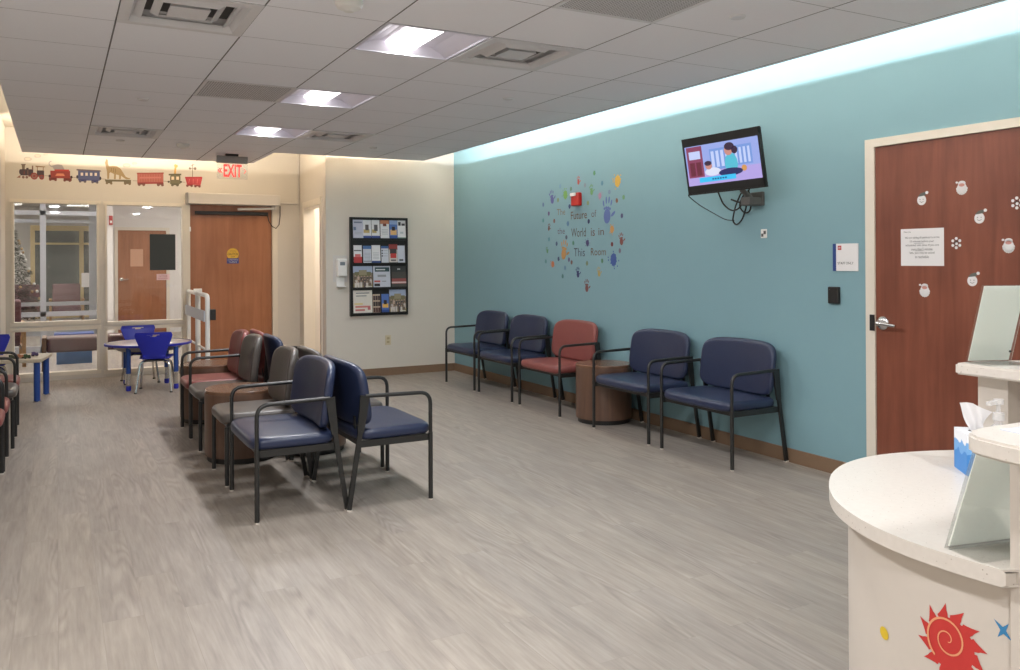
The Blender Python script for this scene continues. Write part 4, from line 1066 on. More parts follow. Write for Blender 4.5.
car('giraffe_car', A2, [('p', (206, 162, 92), [(638, 236), (645, 175), (640, 150), (652, 140), (680, 152), (676, 172), (664, 176), (660, 236)]), ('r', GN, (598, 706, 262, 338)), ('r', (98, 94, 70), (584, 714, 236, 252)), ('r', GN, (602, 702, 248, 266)), ('r', (232, 214, 186), (612, 640, 264, 296)), ('r', (232, 214, 186), (662, 690, 264, 296)), ('r', (92, 88, 66), (610, 690, 334, 348)), ('d', (104, 96, 76), (622, 348, 14, 12)), ('d', (104, 96, 76), (674, 350, 14, 12)), ('d', (80, 74, 60), (584, 315, 12, 10)), ('d', (80, 74, 60), (710, 318, 12, 10))], 'green car carrying a giraffe')
car('coupler', A2, [('s', (150, 130, 110), [(714, 318), (756, 322)], 5)])
car('hopper_car', A2, [('p', PK, [(752, 268), (938, 276), (918, 350), (775, 346)]), ('r', (176, 50, 58), (756, 934, 268, 280)), ('s', (116, 102, 84), [(832, 272), (834, 140)], 6), ('s', (116, 102, 84), [(800, 182), (868, 186)], 5), ('d', (128, 112, 96), (806, 184, 12, 12)), ('d', (128, 112, 96), (860, 186, 15, 15)), ('s', (116, 102, 84), [(815, 160), (852, 145)], 5), ('s', (222, 120, 120), [(800, 290), (792, 330)], 5), ('s', (222, 120, 120), [(840, 292), (838, 335)], 5), ('s', (222, 120, 120), [(885, 292), (880, 335)], 5), ('r', (150, 56, 60), (765, 835, 345, 358)), ('r', (150, 56, 60), (850, 918, 350, 364)), ('d', (124, 76, 72), (778, 358, 13, 11)), ('d', (124, 76, 72), (822, 360, 13, 11)), ('d', (124, 76, 72), (862, 364, 13, 11)), ('d', (124, 76, 72), (906, 366, 13, 11))], 'bright red hopper car with a crossing signal')
for art, x, y, rx, ry in ((A1, 165, 86, 38, 20), (A1, 258, 56, 32, 17), (A1, 335, 40, 22, 9), (A2, 162, 150, 38, 20), (A2, 240, 130, 26, 11)):
    car('smoke_cloud', art, [('d', (188, 178, 168), (x, y, rx, ry)), ('d', (188, 178, 168), (x - rx * 0.5, y + 4, rx * 0.5, ry * 0.8)), ('d', (214, 200, 180), (x, y, rx * 0.7, ry * 0.6))])

# panels on the glazed wall
h = B(); box(h, 1.03, 1.333, FW + 0.046, FW + 0.049, 1.307, 1.763); obj('black_panel', h, M['slate'], None, False, 'dark slate rectangular panel fixed on the right window glass', 'panel')
o = thing('window_notice', 'small pale pink notice on the right window below the dark panel', 'notice', (1.186, FW + 0.049, 1.22))
fr = Fr((0, 0, 0), (1, 0, 0), (0, 0, 1))
h = B(); rect(h, fr, -0.077, 0.077, -0.039, 0.039, 0, 0.001); obj('sheet', h, M['pink'], o)
h = B(); text(h, fr, 'NOTICE', -0.05, 0.05, 0.002, 0.02, 0.0016); rect(h, fr, -0.06, 0.06, -0.018, -0.013, 0.001, 0.0015); obj('print', h, ink(186, 104, 112), o)

# ------------------------------------------------------------------ guard rail at the automatic door
g = thing('guard_rail', 'white metal guard rail with a sign plate beside the automatic door', 'guard rail', (1.475, 0, 0))
h = B(); tube(h, fillet([(0.0, 9.82, 0.0), (0.0, 9.82, 1.03), (0.0, 10.1, 1.035), (0.0, 11.34, 1.035)], 0.07, 6), 0.026, 12); obj('post', h, M['white'], g, True)
h = B(); tube(h, [(0, 11.34, 0.0), (0, 11.34, 1.03)], 0.026, 12); obj('post', h, M['white'], g, True)
h = B(); tube(h, [(0, 10.55, 0.0), (0, 10.55, 1.035)], 0.03, 12); obj('post', h, M['white'], g, True)
h = B(); tube(h, [(0, 9.82, 0.42), (0, 11.34, 0.42)], 0.014, 8); obj('lower_rail', h, M['white'], g, True)
h = B(); box(h, -0.042, -0.030, 9.80, 11.34, 0.745, 0.865); obj('sign_plate', h, M['paper2'], g, label='pale grey sign plate')
h = B(); bevbox(h, 0.026, 0.085, 9.78, 9.86, 0.76, 0.88, 0.006); obj('switch_box', h, M['black'], g, label='black switch box')
h = B(); tube(h, [(-0.045, 10.55, 1.06), (0.045, 10.55, 1.06)], 0.032, 14); obj('end_roller', h, M['white'], g, True)

# ------------------------------------------------------------------ children's corner
def kid_chair(x, y, rz, label, first=[None]):
    if first[0] is None:
        o = thing('kids_chair', label, 'chair'); first[0] = o
        h = B()
        # seat shell + backrest, faces +x
        def sh(u, v):      # u 0..1 along the profile (front of seat -> top of back), v -1..1 across
            P = [(0.17, 0.325), (0.15, 0.335), (0.05, 0.330), (-0.08, 0.322), (-0.135, 0.335), (-0.155, 0.385), (-0.17, 0.45), (-0.185, 0.52), (-0.195, 0.575), (-0.198, 0.605)]
            Wd = [0.145, 0.155, 0.16, 0.145, 0.105, 0.11, 0.135, 0.162, 0.178, 0.165]
            t = u * (len(P) - 1); i = min(int(t), len(P) - 2); f = t - i
            p = [P[i][q] * (1 - f) + P[i + 1][q] * f for q in (0, 1)]; w = Wd[i] * (1 - f) + Wd[i + 1] * f
            cv = 0.02 * v * v
            return Vector((p[0] + (cv if u > 0.5 else 0), v * w, p[1] + (cv * 0.6 if u < 0.4 else 0)))
        nu, nv = 36, 12
        G = [[h.verts.new(sh(i / nu, -1 + 2 * j / nv)) for j in range(nv + 1)] for i in range(nu + 1)]
        for i in range(nu):
            for j in range(nv):
                if (i == 32 and 4 <= j <= 7) or (i == 31 and 5 <= j <= 6): continue          # the grip hole
                h.faces.new((G[i][j], G[i + 1][j], G[i + 1][j + 1], G[i][j + 1]))
        bmesh.ops.recalc_face_normals(h, faces=h.faces[:])
        bmesh.ops.solidify(h, geom=h.faces[:], thickness=0.009)
        obj('shell', h, M['kidblue'], o, True)
        for s in (-1, 1):
            for fx, tx in ((0.15, 0.09), (-0.19, -0.10)):
                h = B(); tube(h, fillet([(fx, s * 0.165, 0.006), (tx * 1.05, s * 0.135, 0.295), (tx * 0.6, s * 0.06, 0.315)], 0.035, 4), 0.0115, 8)
                l = obj('leg', h, M['chrome'], o, True)
                t = B(); lathe(t, [(0.0, 0), (0.015, 0), (0.015, 0.014), (0, 0.014)], 10, (fx, s * 0.165, 0)); obj('foot_cap', t, M['dkgrey'], l)
        h = B(); bar(h, (-0.12, 0.0, 0.312), (0.13, 0.0, 0.312), 0.16, 0.01); obj('seat_bracket', h, M['dkgrey'], o)
    else: o = copy_tree(first[0])
    o.location = (x, y, 0); o.rotation_euler = (0, 0, rz); o.scale = (1.08, 1.08, 1.08); o['label'] = label; o['group'] = 'blue children chairs'
kid_chair(0.955, 9.965, PI / 2 - 0.22, 'royal blue plastic child chair in front of the round play table')
kid_chair(0.86, 10.74, -PI / 2 + 0.05, 'royal blue plastic child chair behind the round play table')
kid_chair(-0.63, 10.17, -PI / 2, 'royal blue plastic child chair at the left picture edge by the train table')

kt = thing('play_table', 'round low play table with grey top and royal blue edge', 'table', (0.915, 10.335, 0))
h = B(); lathe(h, [(0, 0.482), (0.445, 0.482), (0.448, 0.498), (0.440, 0.503), (0, 0.503)], 56)
obj('table_top', h, M['tabletop'], kt, True)
h = B(); lathe(h, [(0.446, 0.479), (0.460, 0.481), (0.460, 0.502), (0.446, 0.505)], 56); h.faces.ensure_lookup_table()
bmesh.ops.delete(h, geom=[f for f in h.faces if len(f.verts) > 4], context='FACES'); obj('edge_band', h, M['kidblue'], kt, True, label='royal blue edge band')
h = B(); lathe(h, [(0.32, 0.42), (0.40, 0.481), (0, 0.481)], 40); bmesh.ops.delete(h, geom=[f for f in h.faces if len(f.verts) > 4], context='FACES'); obj('apron', h, M['grey'], kt, True)
for lx, ly in ((-0.23, -0.275), (0.25, -0.34), (0.205, 0.15), (-0.22, 0.28)):
    h = B(); tube(h, [(lx, ly, 0.19), (lx, ly, 0.47)], 0.026, 14); l = obj('leg', h, M['legblue'], kt, True)
    h = B(); tube(h, [(lx, ly, 0.05), (lx, ly, 0.19)], 0.021, 14); obj('chrome_insert', h, M['chrome'], l, True)
    h = B(); lathe(h, [(0, 0), (0.024, 0.0), (0.028, 0.02), (0.025, 0.055), (0, 0.055)], 14, (lx, ly, 0)); obj('foot', h, M['kidblue'], l, True)

tt = thing('train_table', 'low speckled train table with blue metal legs at the left', 'table', (-0.45, 10.04, 0), -0.157)
h = B(); bevbox(h, -0.36, 0.36, -0.31, 0.31, 0.405, 0.44, 0.008); obj('table_top', h, mat('speckled_top', rgb(196, 184, 164), 0.4, var=0.25, scale=60), tt)
for sx_ in (-1, 1):
    for sy_ in (-1, 1):
        h = B(); tube(h, [(sx_ * 0.31, sy_ * 0.245, 0.01), (sx_ * 0.31, sy_ * 0.245, 0.405)], 0.03, 14); l = obj('leg', h, M['legblue'], tt, True)
        h = B(); lathe(h, [(0, 0), (0.042, 0.0), (0.042, 0.006), (0.031, 0.014), (0, 0.014)], 16, (sx_ * 0.31, sy_ * 0.245, 0)); obj('foot_plate', h, M['chrome'], l, True)
for x, y, cc, lab in ((-0.27, 9.80, (60, 84, 52), 'small green toy train car on the low train table'), (-0.205, 10.02, (92, 76, 116), 'small purple toy train car on the low train table'), (-0.335, 9.84, (176, 120, 84), 'small orange brown toy train car on the low train table'), (-0.40, 9.82, (70, 72, 52), 'small olive toy train car at the left picture edge on the train table')):
    o = thing('toy_train_car', lab, 'toy', (x, y, 0.44), 0.4, 'toy train cars on the train table')
    h = B(); bevbox(h, -0.032, 0.032, -0.014, 0.014, 0.008, 0.022, 0.003); bevbox(h, -0.030, 0.002, -0.012, 0.012, 0.022, 0.046, 0.004); tube(h, [(0.004, 0, 0.028), (0.03, 0, 0.028)], 0.009, 10); obj('body', h, ink(*cc), o)
    for a_ in (-0.02, 0.02):
        for b_ in (-1, 1): h = B(); tube(h, [(a_, b_ * 0.012, 0.008), (a_, b_ * 0.018, 0.008)], 0.008, 10); obj('wheel', h, M['black'], o)

# ------------------------------------------------------------------ reception desk
ct = [(1.645, .99), (1.634, 1.10), (1.637, 1.21), (1.660, 1.315), (1.705, 1.418), (1.770, 1.515), (1.867, 1.611), (1.985, 1.695), (2.12, 1.75), (2.271, 1.765), (2.438, 1.73), (2.58, 1.67)]
def catmull(pts, n=8):
    o = []; m = len(pts); P_ = [Vector((p[0], p[1])) for p in pts]
    for i in range(m - 1):
        p0, p1, p2, p3 = P_[max(i - 1, 0)], P_[i], P_[i + 1], P_[min(i + 2, m - 1)]
        for k in range(n):
            t = k / n; o.append(0.5 * (2 * p1 + (p2 - p0) * t + (2 * p0 - 5 * p1 + 4 * p2 - p3) * t * t + (3 * p1 - p0 - 3 * p2 + p3) * t ** 3))
    o.append(P_[-1]); return o
cc_ = catmull(ct)
def norm_in(c, i):
    a = c[max(i - 1, 0)]; b = c[min(i + 1, len(c) - 1)]; t = (b - a).normalized(); return Vector((t.y, -t.x))
ap = [p + norm_in(cc_, i) * 0.048 for i, p in enumerate(cc_)]
desk = thing('reception_desk', 'curved cream reception desk with speckled counter and colourful sun emblem', 'reception desk')
Fz = Fr((0, 0, 0), (1, 0, 0), (0, 1, 0))
h = B(); out = [(p.x, p.y) for p in cc_]
poly(h, Fz, [(1.68, 0.985)] + out + [(3.05, 1.60), (3.05, 0.60), (1.68, 0.60)], 0.765, 0.80)
bmesh.ops.bevel(h, geom=[e for e in h.edges if abs(e.verts[0].co.z - e.verts[1].co.z) < 1e-4 and max(e.verts[0].co.y, e.verts[1].co.y) > 0.95], offset=0.005, segments=2, affect='EDGES')
obj('low_counter', h, M['quartz'], desk, True)
h = B(); poly(h, Fz, [(p.x, p.y) for p in ap] + [(2.58, 1.55), (1.73, 0.9)], 0.0, 0.765); obj('apron', h, M['desk'], desk, True)
# raised counters
h = B(); box(h, 1.674, 2.4, 0.2, 0.998, 0.0, 1.05); obj('pedestal', h, M['desk'], desk)
def slab(pts):
    h = B(); poly(h, Fz, pts, 1.05, 1.085)
    bmesh.ops.bevel(h, geom=[e for e in h.edges if abs(e.verts[0].co.z - e.verts[1].co.z) < 1e-4], offset=0.005, segments=2, affect='EDGES'); return h
obj('raised_counter', slab([(1.49, 0.2), (1.49, 0.90), (1.505, 0.962), (1.522, 0.985), (1.55, 1.003), (1.60, 1.010), (1.71, 1.0), (2.45, 0.98), (2.45, 0.2)]), M['quartz'], desk, True)
obj('raised_counter', slab([(2.485, 1.0), (2.50, 1.655), (2.507, 1.664), (2.594, 1.666), (2.74, 1.60), (3.05, 1.52), (3.05, 1.0)]), M['quartz'], desk, True)
h = B(); box(h, 2.568, 2.66, 1.535, 1.63, 0.80, 1.05); obj('support_post', h, M['desk'], desk)
h = B(); box(h, 2.64, 3.05, 1.0, 1.535, 0.0, 1.05); obj('pedestal', h, M['desk'], desk)

# emblem on the apron: s runs along the apron from its right end
sl = [0.0]
for p, q in zip(ap, ap[1:]): sl.append(sl[-1] + (q - p).length)
def apt(s, z, n):
    s = max(0.0, s); i = 0
    while i < len(sl) - 2 and sl[i + 1] < s: i += 1
    f = (s - sl[i]) / (sl[i + 1] - sl[i]); p = ap[i] * (1 - f) + ap[i + 1] * f; nn = norm_in(ap, i) * (1 - f) + norm_in(ap, i + 1) * f
    q = p - nn * n; return (q.x, q.y, z)
def apoly(bm, pts, n, mi=0):
    A = [bm.verts.new(apt(s, z, n)) for s, z in pts]; f = bm.faces.new(A); f.material_index = mi
    return f
def afan(bm, c, pts, n, mi=0):
    C_ = bm.verts.new(apt(*c, n)); A = [bm.verts.new(apt(s, z, n)) for s, z in pts]
    # two rings so that the flat shape follows the curved front
    Mid = [bm.verts.new(apt(c[0] + (s - c[0]) * 0.55, c[1] + (z - c[1]) * 0.55, n)) for s, z in pts]
    k = len(pts)
    for i in range(k):
        bm.faces.new((A[i], A[(i + 1) % k], Mid[(i + 1) % k], Mid[i])).material_index = mi
        bm.faces.new((Mid[i], Mid[(i + 1) % k], C_)).material_index = mi
h = B(); cs, cz = 0.137, 0.590; pts = []
nt = 12
for k in range(nt):
    t0 = 2 * PI * k / nt
    # viewer sees s growing to the left: draw with u = -s; flames sweep clockwise
    for j, (dt, r) in enumerate(((0.0, 0.063), (0.10, 0.0655), (0.20, 0.070), (0.30, 0.0765), (0.40, 0.086), (0.385, 0.078), (0.40, 0.071), (0.43, 0.065))):
        t = t0 - dt; pts.append((cs - r * math.cos(t) * 0.93, cz + r * math.sin(t)))
afan(h, (cs, cz), pts, 0.0012)
obj('sun_emblem', h, ink(190, 50, 46), desk, label='red flaming sun emblem with a spiral')
h = B(); R_in, R_out = [], []
n = 60
for k in range(n + 1):
    f = k / n; t = -2.2 - f * 4 * PI * 0.92; r = 0.050 * (1 - f) + 0.004; w = 0.0052 * (1 - f * 0.55)
    for L, rr in ((R_in, r - w / 2), (R_out, r + w / 2)): L.append(h.verts.new(apt(cs + 0.006 - rr * math.cos(t) * 0.93, cz + 0.008 + rr * math.sin(t), 0.0022)))
for i in range(n): h.faces.new((R_in[i], R_out[i], R_out[i + 1], R_in[i + 1]))
obj('spiral', h, ink(222, 150, 110), bpy.data.objects['sun_emblem'])
h = B(); pts = []
for k in range(8):
    t = PI / 4 * k + PI / 4 + 0.12; r = ((0.029 if k % 4 == 2 else 0.022) if k % 2 == 0 else 0.007)
    pts.append((0.027 - r * math.cos(t) * 0.8, 0.661 + r * math.sin(t)))
afan(h, (0.027, 0.661), pts, 0.0012); obj('star_emblem', h, ink(52, 124, 172), desk, label='blue four-pointed star emblem')
h = B(); pts = [(0.327 - 0.0165 * math.cos(2 * PI * k / 20) * (1 + 0.06 * (k % 2)), 0.535 + 0.0145 * math.sin(2 * PI * k / 20)) for k in range(20)]
afan(h, (0.327, 0.535), pts, 0.0012); obj('dot_emblem', h, ink(214, 182, 40), desk, label='yellow painted dot emblem')

# things on the desk
def holder(x, y, z, w, hh, lean, rz, lab):
    o = thing('sign_holder', lab, 'sign holder', (x, y, z), rz, 'clear acrylic sign holders')
    dy = -lean * hh
    h = B(); bar(h, (w / 2, 0, 0.0), (w / 2, dy, hh), w, 0.003, (1, 0, 0)); bar(h, (w / 2, -0.012, 0.0), (w / 2, dy - 0.012, hh), w, 0.003, (1, 0, 0)); box(h, 0, w, -0.095, 0.0, 0.0, 0.003)
    obj('acrylic_stand', h, M['acrylic'], o)
    h = B(); bar(h, (w / 2, -0.006, 0.006), (w / 2, dy - 0.006, hh - 0.002), w - 0.006, 0.0012, (1, 0, 0)); obj('paper_insert', h, M['sheet'], o)
    h = B(); tube(h, [(w - 0.012, -lean * 0.035 - 0.012, 0.035), (w - 0.012, -lean * 0.035 - 0.016, 0.035)], 0.0035, 10); obj('bumper_dot', h, M['black'], o)
holder(2.540, 1.652, 1.085, 0.15, 0.247, 0.30, -0.34, 'clear slanted sign holder with white sheet on the far raised counter')
holder(1.663, 1.131, 0.80, 0.18, 0.265, 0.34, -0.21, 'clear slanted sign holder with blank sheet on the low curved counter')
tb = thing('tissue_box', 'blue and white cube tissue box with a tissue sticking out, on the low counter', 'tissue box', (2.343, 1.478, 0.80), -0.695)
h = B(); s_ = 0.056
vs = [h.verts.new(p) for p in ((-s_, -s_, 0), (s_, -s_, 0), (s_, s_, 0), (-s_, s_, 0), (-s_, -s_, 0.118), (s_, -s_, 0.118), (s_, s_, 0.118), (-s_, s_, 0.118))]
for f in ((0, 3, 2, 1), (4, 5, 6, 7), (0, 1, 5, 4), (1, 2, 6, 5), (2, 3, 7, 6), (3, 0, 4, 7)): h.faces.new([vs[i] for i in f])
tm = bpy.data.materials.new('tissue_box_print'); kk = NT(tm)
tc = kk.n('ShaderNodeTexCoord'); sp = kk.n('ShaderNodeSeparateXYZ'); kk.l(tc.outputs['Object'], sp.inputs[0])
nz = kk.n('ShaderNodeTexNoise'); nz.inputs['Scale'].default_value = 22; kk.l(tc.outputs['Object'], nz.inputs['Vector'])
ma = kk.n('ShaderNodeMath', operation='MULTIPLY_ADD'); ma.inputs[1].default_value = 0.07; kk.l(nz.outputs['Fac'], ma.inputs[0]); kk.l(sp.outputs['Z'], ma.inputs[2])
mr = kk.n('ShaderNodeValToRGB'); mr.color_ramp.interpolation = 'CONSTANT'
e = mr.color_ramp.elements; e[0].position = 0; e[0].color = rgb(60, 128, 196); e[1].position = 0.60; e[1].color = rgb(112, 164, 216)
e_ = e.new(0.78); e_.color = rgb(226, 228, 232)
mm = kk.n('ShaderNodeMath', operation='MULTIPLY'); mm.inputs[1].default_value = 6.6; kk.l(ma.outputs[0], mm.inputs[0]); kk.l(mm.outputs[0], mr.inputs[0]); kk.l(mr.outputs[0], kk.bsdf.inputs['Base Color'])
obj('carton', h, tm, tb)
h = B(); disc(h, Fr((0, 0, 0.118), (1, 0, 0), (0, 1, 0)), 0, 0, 0.035, 0.022, 0, 0.0006); obj('opening', h, M['dkgrey'], tb)
h = B(); n = 10; rows_ = []
for i in range(n + 1):
    f = i / n; row = []
    for j in range(9):
        g_ = -1 + j / 4; w = 0.014 + 0.032 * f
        row.append(h.verts.new((-0.012 + g_ * w - 0.006 * f + 0.006 * math.sin(3 * g_ + 4 * f), 0.012 * math.cos(4.2 * g_ + 2 * f) * (1 - 0.3 * f), 0.116 + 0.082 * f * (1 - 0.16 * g_) - 0.012 * abs(g_) * f)))
    rows_.append(row)
for a, b in zip(rows_, rows_[1:]):
    for j in range(8): h.faces.new((a[j], a[j + 1], b[j + 1], b[j]))
obj('tissue', h, M['paper'], tb, 'all')
pb = thing('pump_bottle', 'clear plastic pump bottle behind the tissue box on the desk', 'pump bottle', (2.462, 1.50, 0.785))
h = B(); lathe(h, [(0, 0), (0.03, 0), (0.032, 0.008), (0.032, 0.10), (0.026, 0.125), (0.013, 0.138), (0.013, 0.15), (0, 0.15)], 20); obj('bottle', h, mist('frosted_plastic', rgb(224, 222, 222), 0.3), pb, True)
h = B(); lathe(h, [(0, 0.15), (0.016, 0.15), (0.016, 0.172), (0.006, 0.174), (0.006, 0.196), (0.014, 0.197), (0.014, 0.212), (0, 0.212)], 16); bar(h, (0.0, 0, 0.205), (-0.05, 0.0, 0.202), 0.014, 0.010); obj('pump', h, mist('clear_pump_plastic', rgb(232, 230, 228), 0.5), pb, True)
o = thing('leaflet', 'blue and white leaflet lying on the near raised counter', 'leaflet', (1.60, 0.93, 1.085), -0.1)
h = B(); box(h, 0, 0.16, -0.10, 0.045, 0, 0.0015); obj('sheet', h, M['paper2'], o)
h = B(); Fz1 = Fr((0, 0, 0), (1, 0, 0), (0, 1, 0)); poly(h, Fz1, [(0.02, -0.03), (0.14, -0.06), (0.15, -0.02), (0.06, 0.02)], 0.0015, 0.002); obj('print', h, ink(116, 160, 200), o)

# ------------------------------------------------------------------ vestibule and lobby behind the glass
bm = B(); box(bm, -2.1, 3.6, FW + 0.12, 25.1, 2.85, 2.9); S(obj('ceiling.002', bm, M['white_wall']))
bm = B(); box(bm, -2.1, -2.0, FW + 0.12, 25, 0, 2.85); S(obj('wall_vestibule_left', bm, M['white_wall']))
bm = B(); box(bm, 3.5, 3.6, FW + 0.12, 25, 0, 2.85); S(obj('wall_vestibule_right', bm, M['white_wall']))
bm = B()
def mk(a, b, c, d): box(bm, a, b, 18.0, 18.12, c, d)
holes(bm, (0.80, 3.5), (0, 2.85), [(1.02, 1.96, -0.1, 2.07)], mk); box(bm, 0.685, 0.80, 15.0, 18.12, 0, 2.85); S(obj('wall_vestibule_back', bm, M['white_wall']))
bm = B(); box(bm, -2.0, 3.5, 24.9, 25.0, 0, 2.85); S(obj('wall_lobby', bm, M['white_wall']))
bm = B(); box(bm, 1.045, 1.925, 18.03, 18.075, 0.01, 2.03)
d3 = S(obj('door_3', bm, M['door_oak']))
h = B(); t = B(); lathe(t, [(0, 0), (0.034, 0), (0.034, 0.01), (0.014, 0.014), (0.014, 0.05), (0, 0.05)], 18); merge(h, t, Matrix.Translation((1.11, 18.03, 1.07)) @ Matrix.Rotation(PI / 2, 4, 'X')); bar(h, (1.11, 17.975, 1.07), (1.23, 17.975, 1.065), 0.022, 0.022, (0, 0, 1))
obj('door_handle', h, M['chrome'], d3, True)
bm = B(); box(bm, 0.985, 1.045, 17.98, 18.13, 0, 2.09); box(bm, 1.925, 1.985, 17.98, 18.13, 0, 2.09); box(bm, 1.045, 1.925, 17.98, 18.13, 2.03, 2.09); S(obj('trim_4', bm, M['trim']))
h = B(); fr = Fr((0, 18.03, 0), (1, 0, 0), (0, 0, 1)); rect(h, fr, 1.27, 1.50, 1.32, 1.66, 0, 0.002); obj('paper_notice', h, ink(206, 160, 130), None, False, 'faint paper notice on the wood door behind the right window', 'notice')
o = thing('fire_alarm', 'small red fire alarm on the white wall behind the right window', 'fire alarm', (0.742, 15.0, 2.07))
h = B(); bevbox(h, -0.0, 0.055, -0.05, 0, -0.06, 0.09, 0.008); obj('body', h, ink(176, 60, 56), o)
h = B(); bevbox(h, 0.012, 0.043, -0.062, -0.05, -0.03, 0.01, 0.004); obj('pull_handle', h, M['white'], o)
def storefront(n, y, x0, x1, mull, zt, zr, z2=2.85, post=None):
    bm = B()
    for x in mull: box(bm, x - 0.04, x + 0.04, y - 0.05, y + 0.05, 0, z2)
    for z in (zt, zr): box(bm, x0, x1, y - 0.05, y + 0.05, z - 0.035, z + 0.035)
    box(bm, x0, x1, y - 0.05, y + 0.05, 0, 0.1)
    if post: box(bm, post[0], post[1], y - 0.06, y + 0.06, 0, z2)
    o = S(obj('window_%d' % n, bm, M['alu']))
    g = B(); box(g, x0, x1, y - 0.004, y + 0.004, 0.1, z2); obj('glass_pane', g, M['glass'], o)
storefront(3, 15.0, -2.0, 0.685, (-0.19,), 2.185, 0.60)
storefront(4, 18.4, -2.0, 0.685, (-1.3,), 2.20, 0.61, post=(0.555, 0.685))
h = B(); rect(h, Fr((0, 18.34, 0), (1, 0, 0), (0, 0, 1)), 0.42, 0.555, 0.92, 1.20, 0, 0.002); obj('paper_notice', h, M['paper'], None, False, 'white paper notice on the far lobby glass seen through the left window', 'notice')
# lobby window wall
bm = B()
for x0, x1, z0, z1 in ((-0.58, -0.48, 0, 2.33), (-0.48, 1.4, 2.2, 2.33), (0.50, 0.60, 0, 2.2), (-0.48, 1.4, 1.85, 1.9), (-0.48, 1.4, 0.0, 0.12), (1.3, 1.4, 0, 2.2)): box(bm, x0, x1, 23.93, 24.05, z0, z1)
wn = S(obj('window_5', bm, mat('tan_wood_frame', rgb(206, 182, 128), 0.5)))
g = B(); box(g, -0.48, 1.3, 23.98, 24.0, 0.1, 2.2); obj('glass_pane', g, M['dark_glass'], wn)
# bench
bn = thing('bench', 'brown upholstered bench with wooden ends behind the lower window panes', 'bench', (0.32, 12.15, 0))
h = B(); bevbox(h, -0.44, 0.46, -0.22, 0.22, 0.28, 0.465, 0.03, 3); obj('seat', h, M['brown_vinyl'], bn, True)
for sx_ in (-1, 1):
    h = B(); bevbox(h, sx_ * 0.465 - 0.025, sx_ * 0.465 + 0.025, -0.24, 0.24, 0.0, 0.47, 0.006); obj('end_panel', h, wood_mat('bench_wood', rgb(92, 66, 42), rgb(124, 92, 60)), bn)
h = B(); box(h, 0.60, 0.72, 11.98, 12.10, 0.466, 0.469); obj('paper_sheet', h, M['paper'], None, False, 'white paper lying on the brown bench', 'paper')
bb = thing('toy_bin', 'blue storage bin on the floor behind the brown bench', 'storage bin', (0.21, 13.3, 0))
h = B(); box(h, -0.22, 0.22, -0.16, -0.15, 0, 0.36); box(h, -0.22, 0.22, 0.15, 0.16, 0, 0.36); box(h, -0.22, -0.21, -0.15, 0.15, 0, 0.36); box(h, 0.21, 0.22, -0.15, 0.15, 0, 0.36); box(h, -0.21, 0.21, -0.15, 0.15, 0, 0.01); obj('body', h, ink(62, 104, 156), bb)
h = B(); bevbox(h, -0.25, 0.25, -0.18, 0.18, 0.36, 0.42, 0.01); obj('lid', h, ink(40, 66, 130), bb)
def lounge(x, y, rz, lab, first=[None]):
    if first[0] is None:
        o = thing('lounge_chair', lab, 'chair'); first[0] = o
        h = B(); bevbox(h, -0.26, 0.30, -0.28, 0.28, 0.28, 0.45, 0.03, 3); obj('seat', h, M['burgundy'], o, True)
        h = B(); t = B(); bevbox(t, -0.07, 0.07, -0.28, 0.28, 0.0, 0.5, 0.03, 3); merge(h, t, Matrix.Translation((-0.28, 0, 0.42)) @ Matrix.Rotation(-0.16, 4, 'Y')); obj('backrest', h, M['burgundy'], o, True)
        for s in (-1, 1):
            h = B(); bevbox(h, -0.30, 0.32, s * 0.32 - 0.03, s * 0.32 + 0.03, 0.56, 0.60, 0.01); obj('armrest', h, M['oak'], o)
            for q in (-0.27, 0.28): h = B(); box(h, q - 0.025, q + 0.025, s * 0.32 - 0.022, s * 0.32 + 0.022, 0, 0.56); obj('leg', h, M['oak'], o)
            h = B(); box(h, -0.25, 0.26, s * 0.31 - 0.015, s * 0.31 + 0.015, 0.22, 0.28); obj('side_rail', h, M['oak'], o)
    else: o = copy_tree(first[0])
    o.location = (x, y, 0); o.rotation_euler = (0, 0, rz); o['label'] = lab; o['group'] = 'burgundy lounge chairs behind the glass'
lounge(-0.74, 13.35, PI / 2 + 0.1, 'burgundy lounge chair with wooden arms just behind the left window edge')
lounge(0.19, 21.2, -PI / 2, 'burgundy lounge chair in the far lobby, seen mid left window')
lounge(-0.62, 21.0, -PI / 2, 'burgundy lounge chair in the far lobby beside the decorated tree')
# tree
ct_ = thing('christmas_tree', 'dark green decorated christmas tree in the lobby behind the left window', 'christmas tree', (-0.80, 19.5, 0))
h = B(); tube(h, [(0, 0, 0), (0, 0, 2.1)], [0.05, 0.012], 10); lathe(h, [(0, 0), (0.22, 0), (0.2, 0.05), (0.06, 0.08)], 20); obj('trunk', h, M['walnut'], ct_, True)
h = B(); rnd = random.Random(3)
for i in range(2600):
    z = 0.25 + 1.98 * (1 - math.sqrt(rnd.random())) ; rm = 0.62 * (2.26 - z) / 2.0
    rr = rm * (0.45 + 0.6 * rnd.random()) * (0.86 + 0.14 * math.sin(z * 22)); t = rnd.random() * 2 * PI
    p = Vector((rr * math.cos(t), rr * math.sin(t), z)); d = Vector((math.cos(t + rnd.uniform(-.7, .7)), math.sin(t + rnd.uniform(-.7, .7)), rnd.uniform(-0.55, 0.15))).normalized()
    s = d.cross(Vector((0, 0, 1))).normalized(); L = rnd.uniform(0.05, 0.10); w = 0.012
    up_ = s.cross(d) * w
    a_ = [h.verts.new(q) for q in (p - s * w, p + s * w, p + up_, p + d * L)]
    for f in ((0, 1, 3), (1, 2, 3), (2, 0, 3), (0, 2, 1)): h.faces.new([a_[q] for q in f])
obj('foliage', h, mat('fir_green', rgb(22, 32, 18), 0.95, var=0.3, scale=12, spec=0.05), ct_)
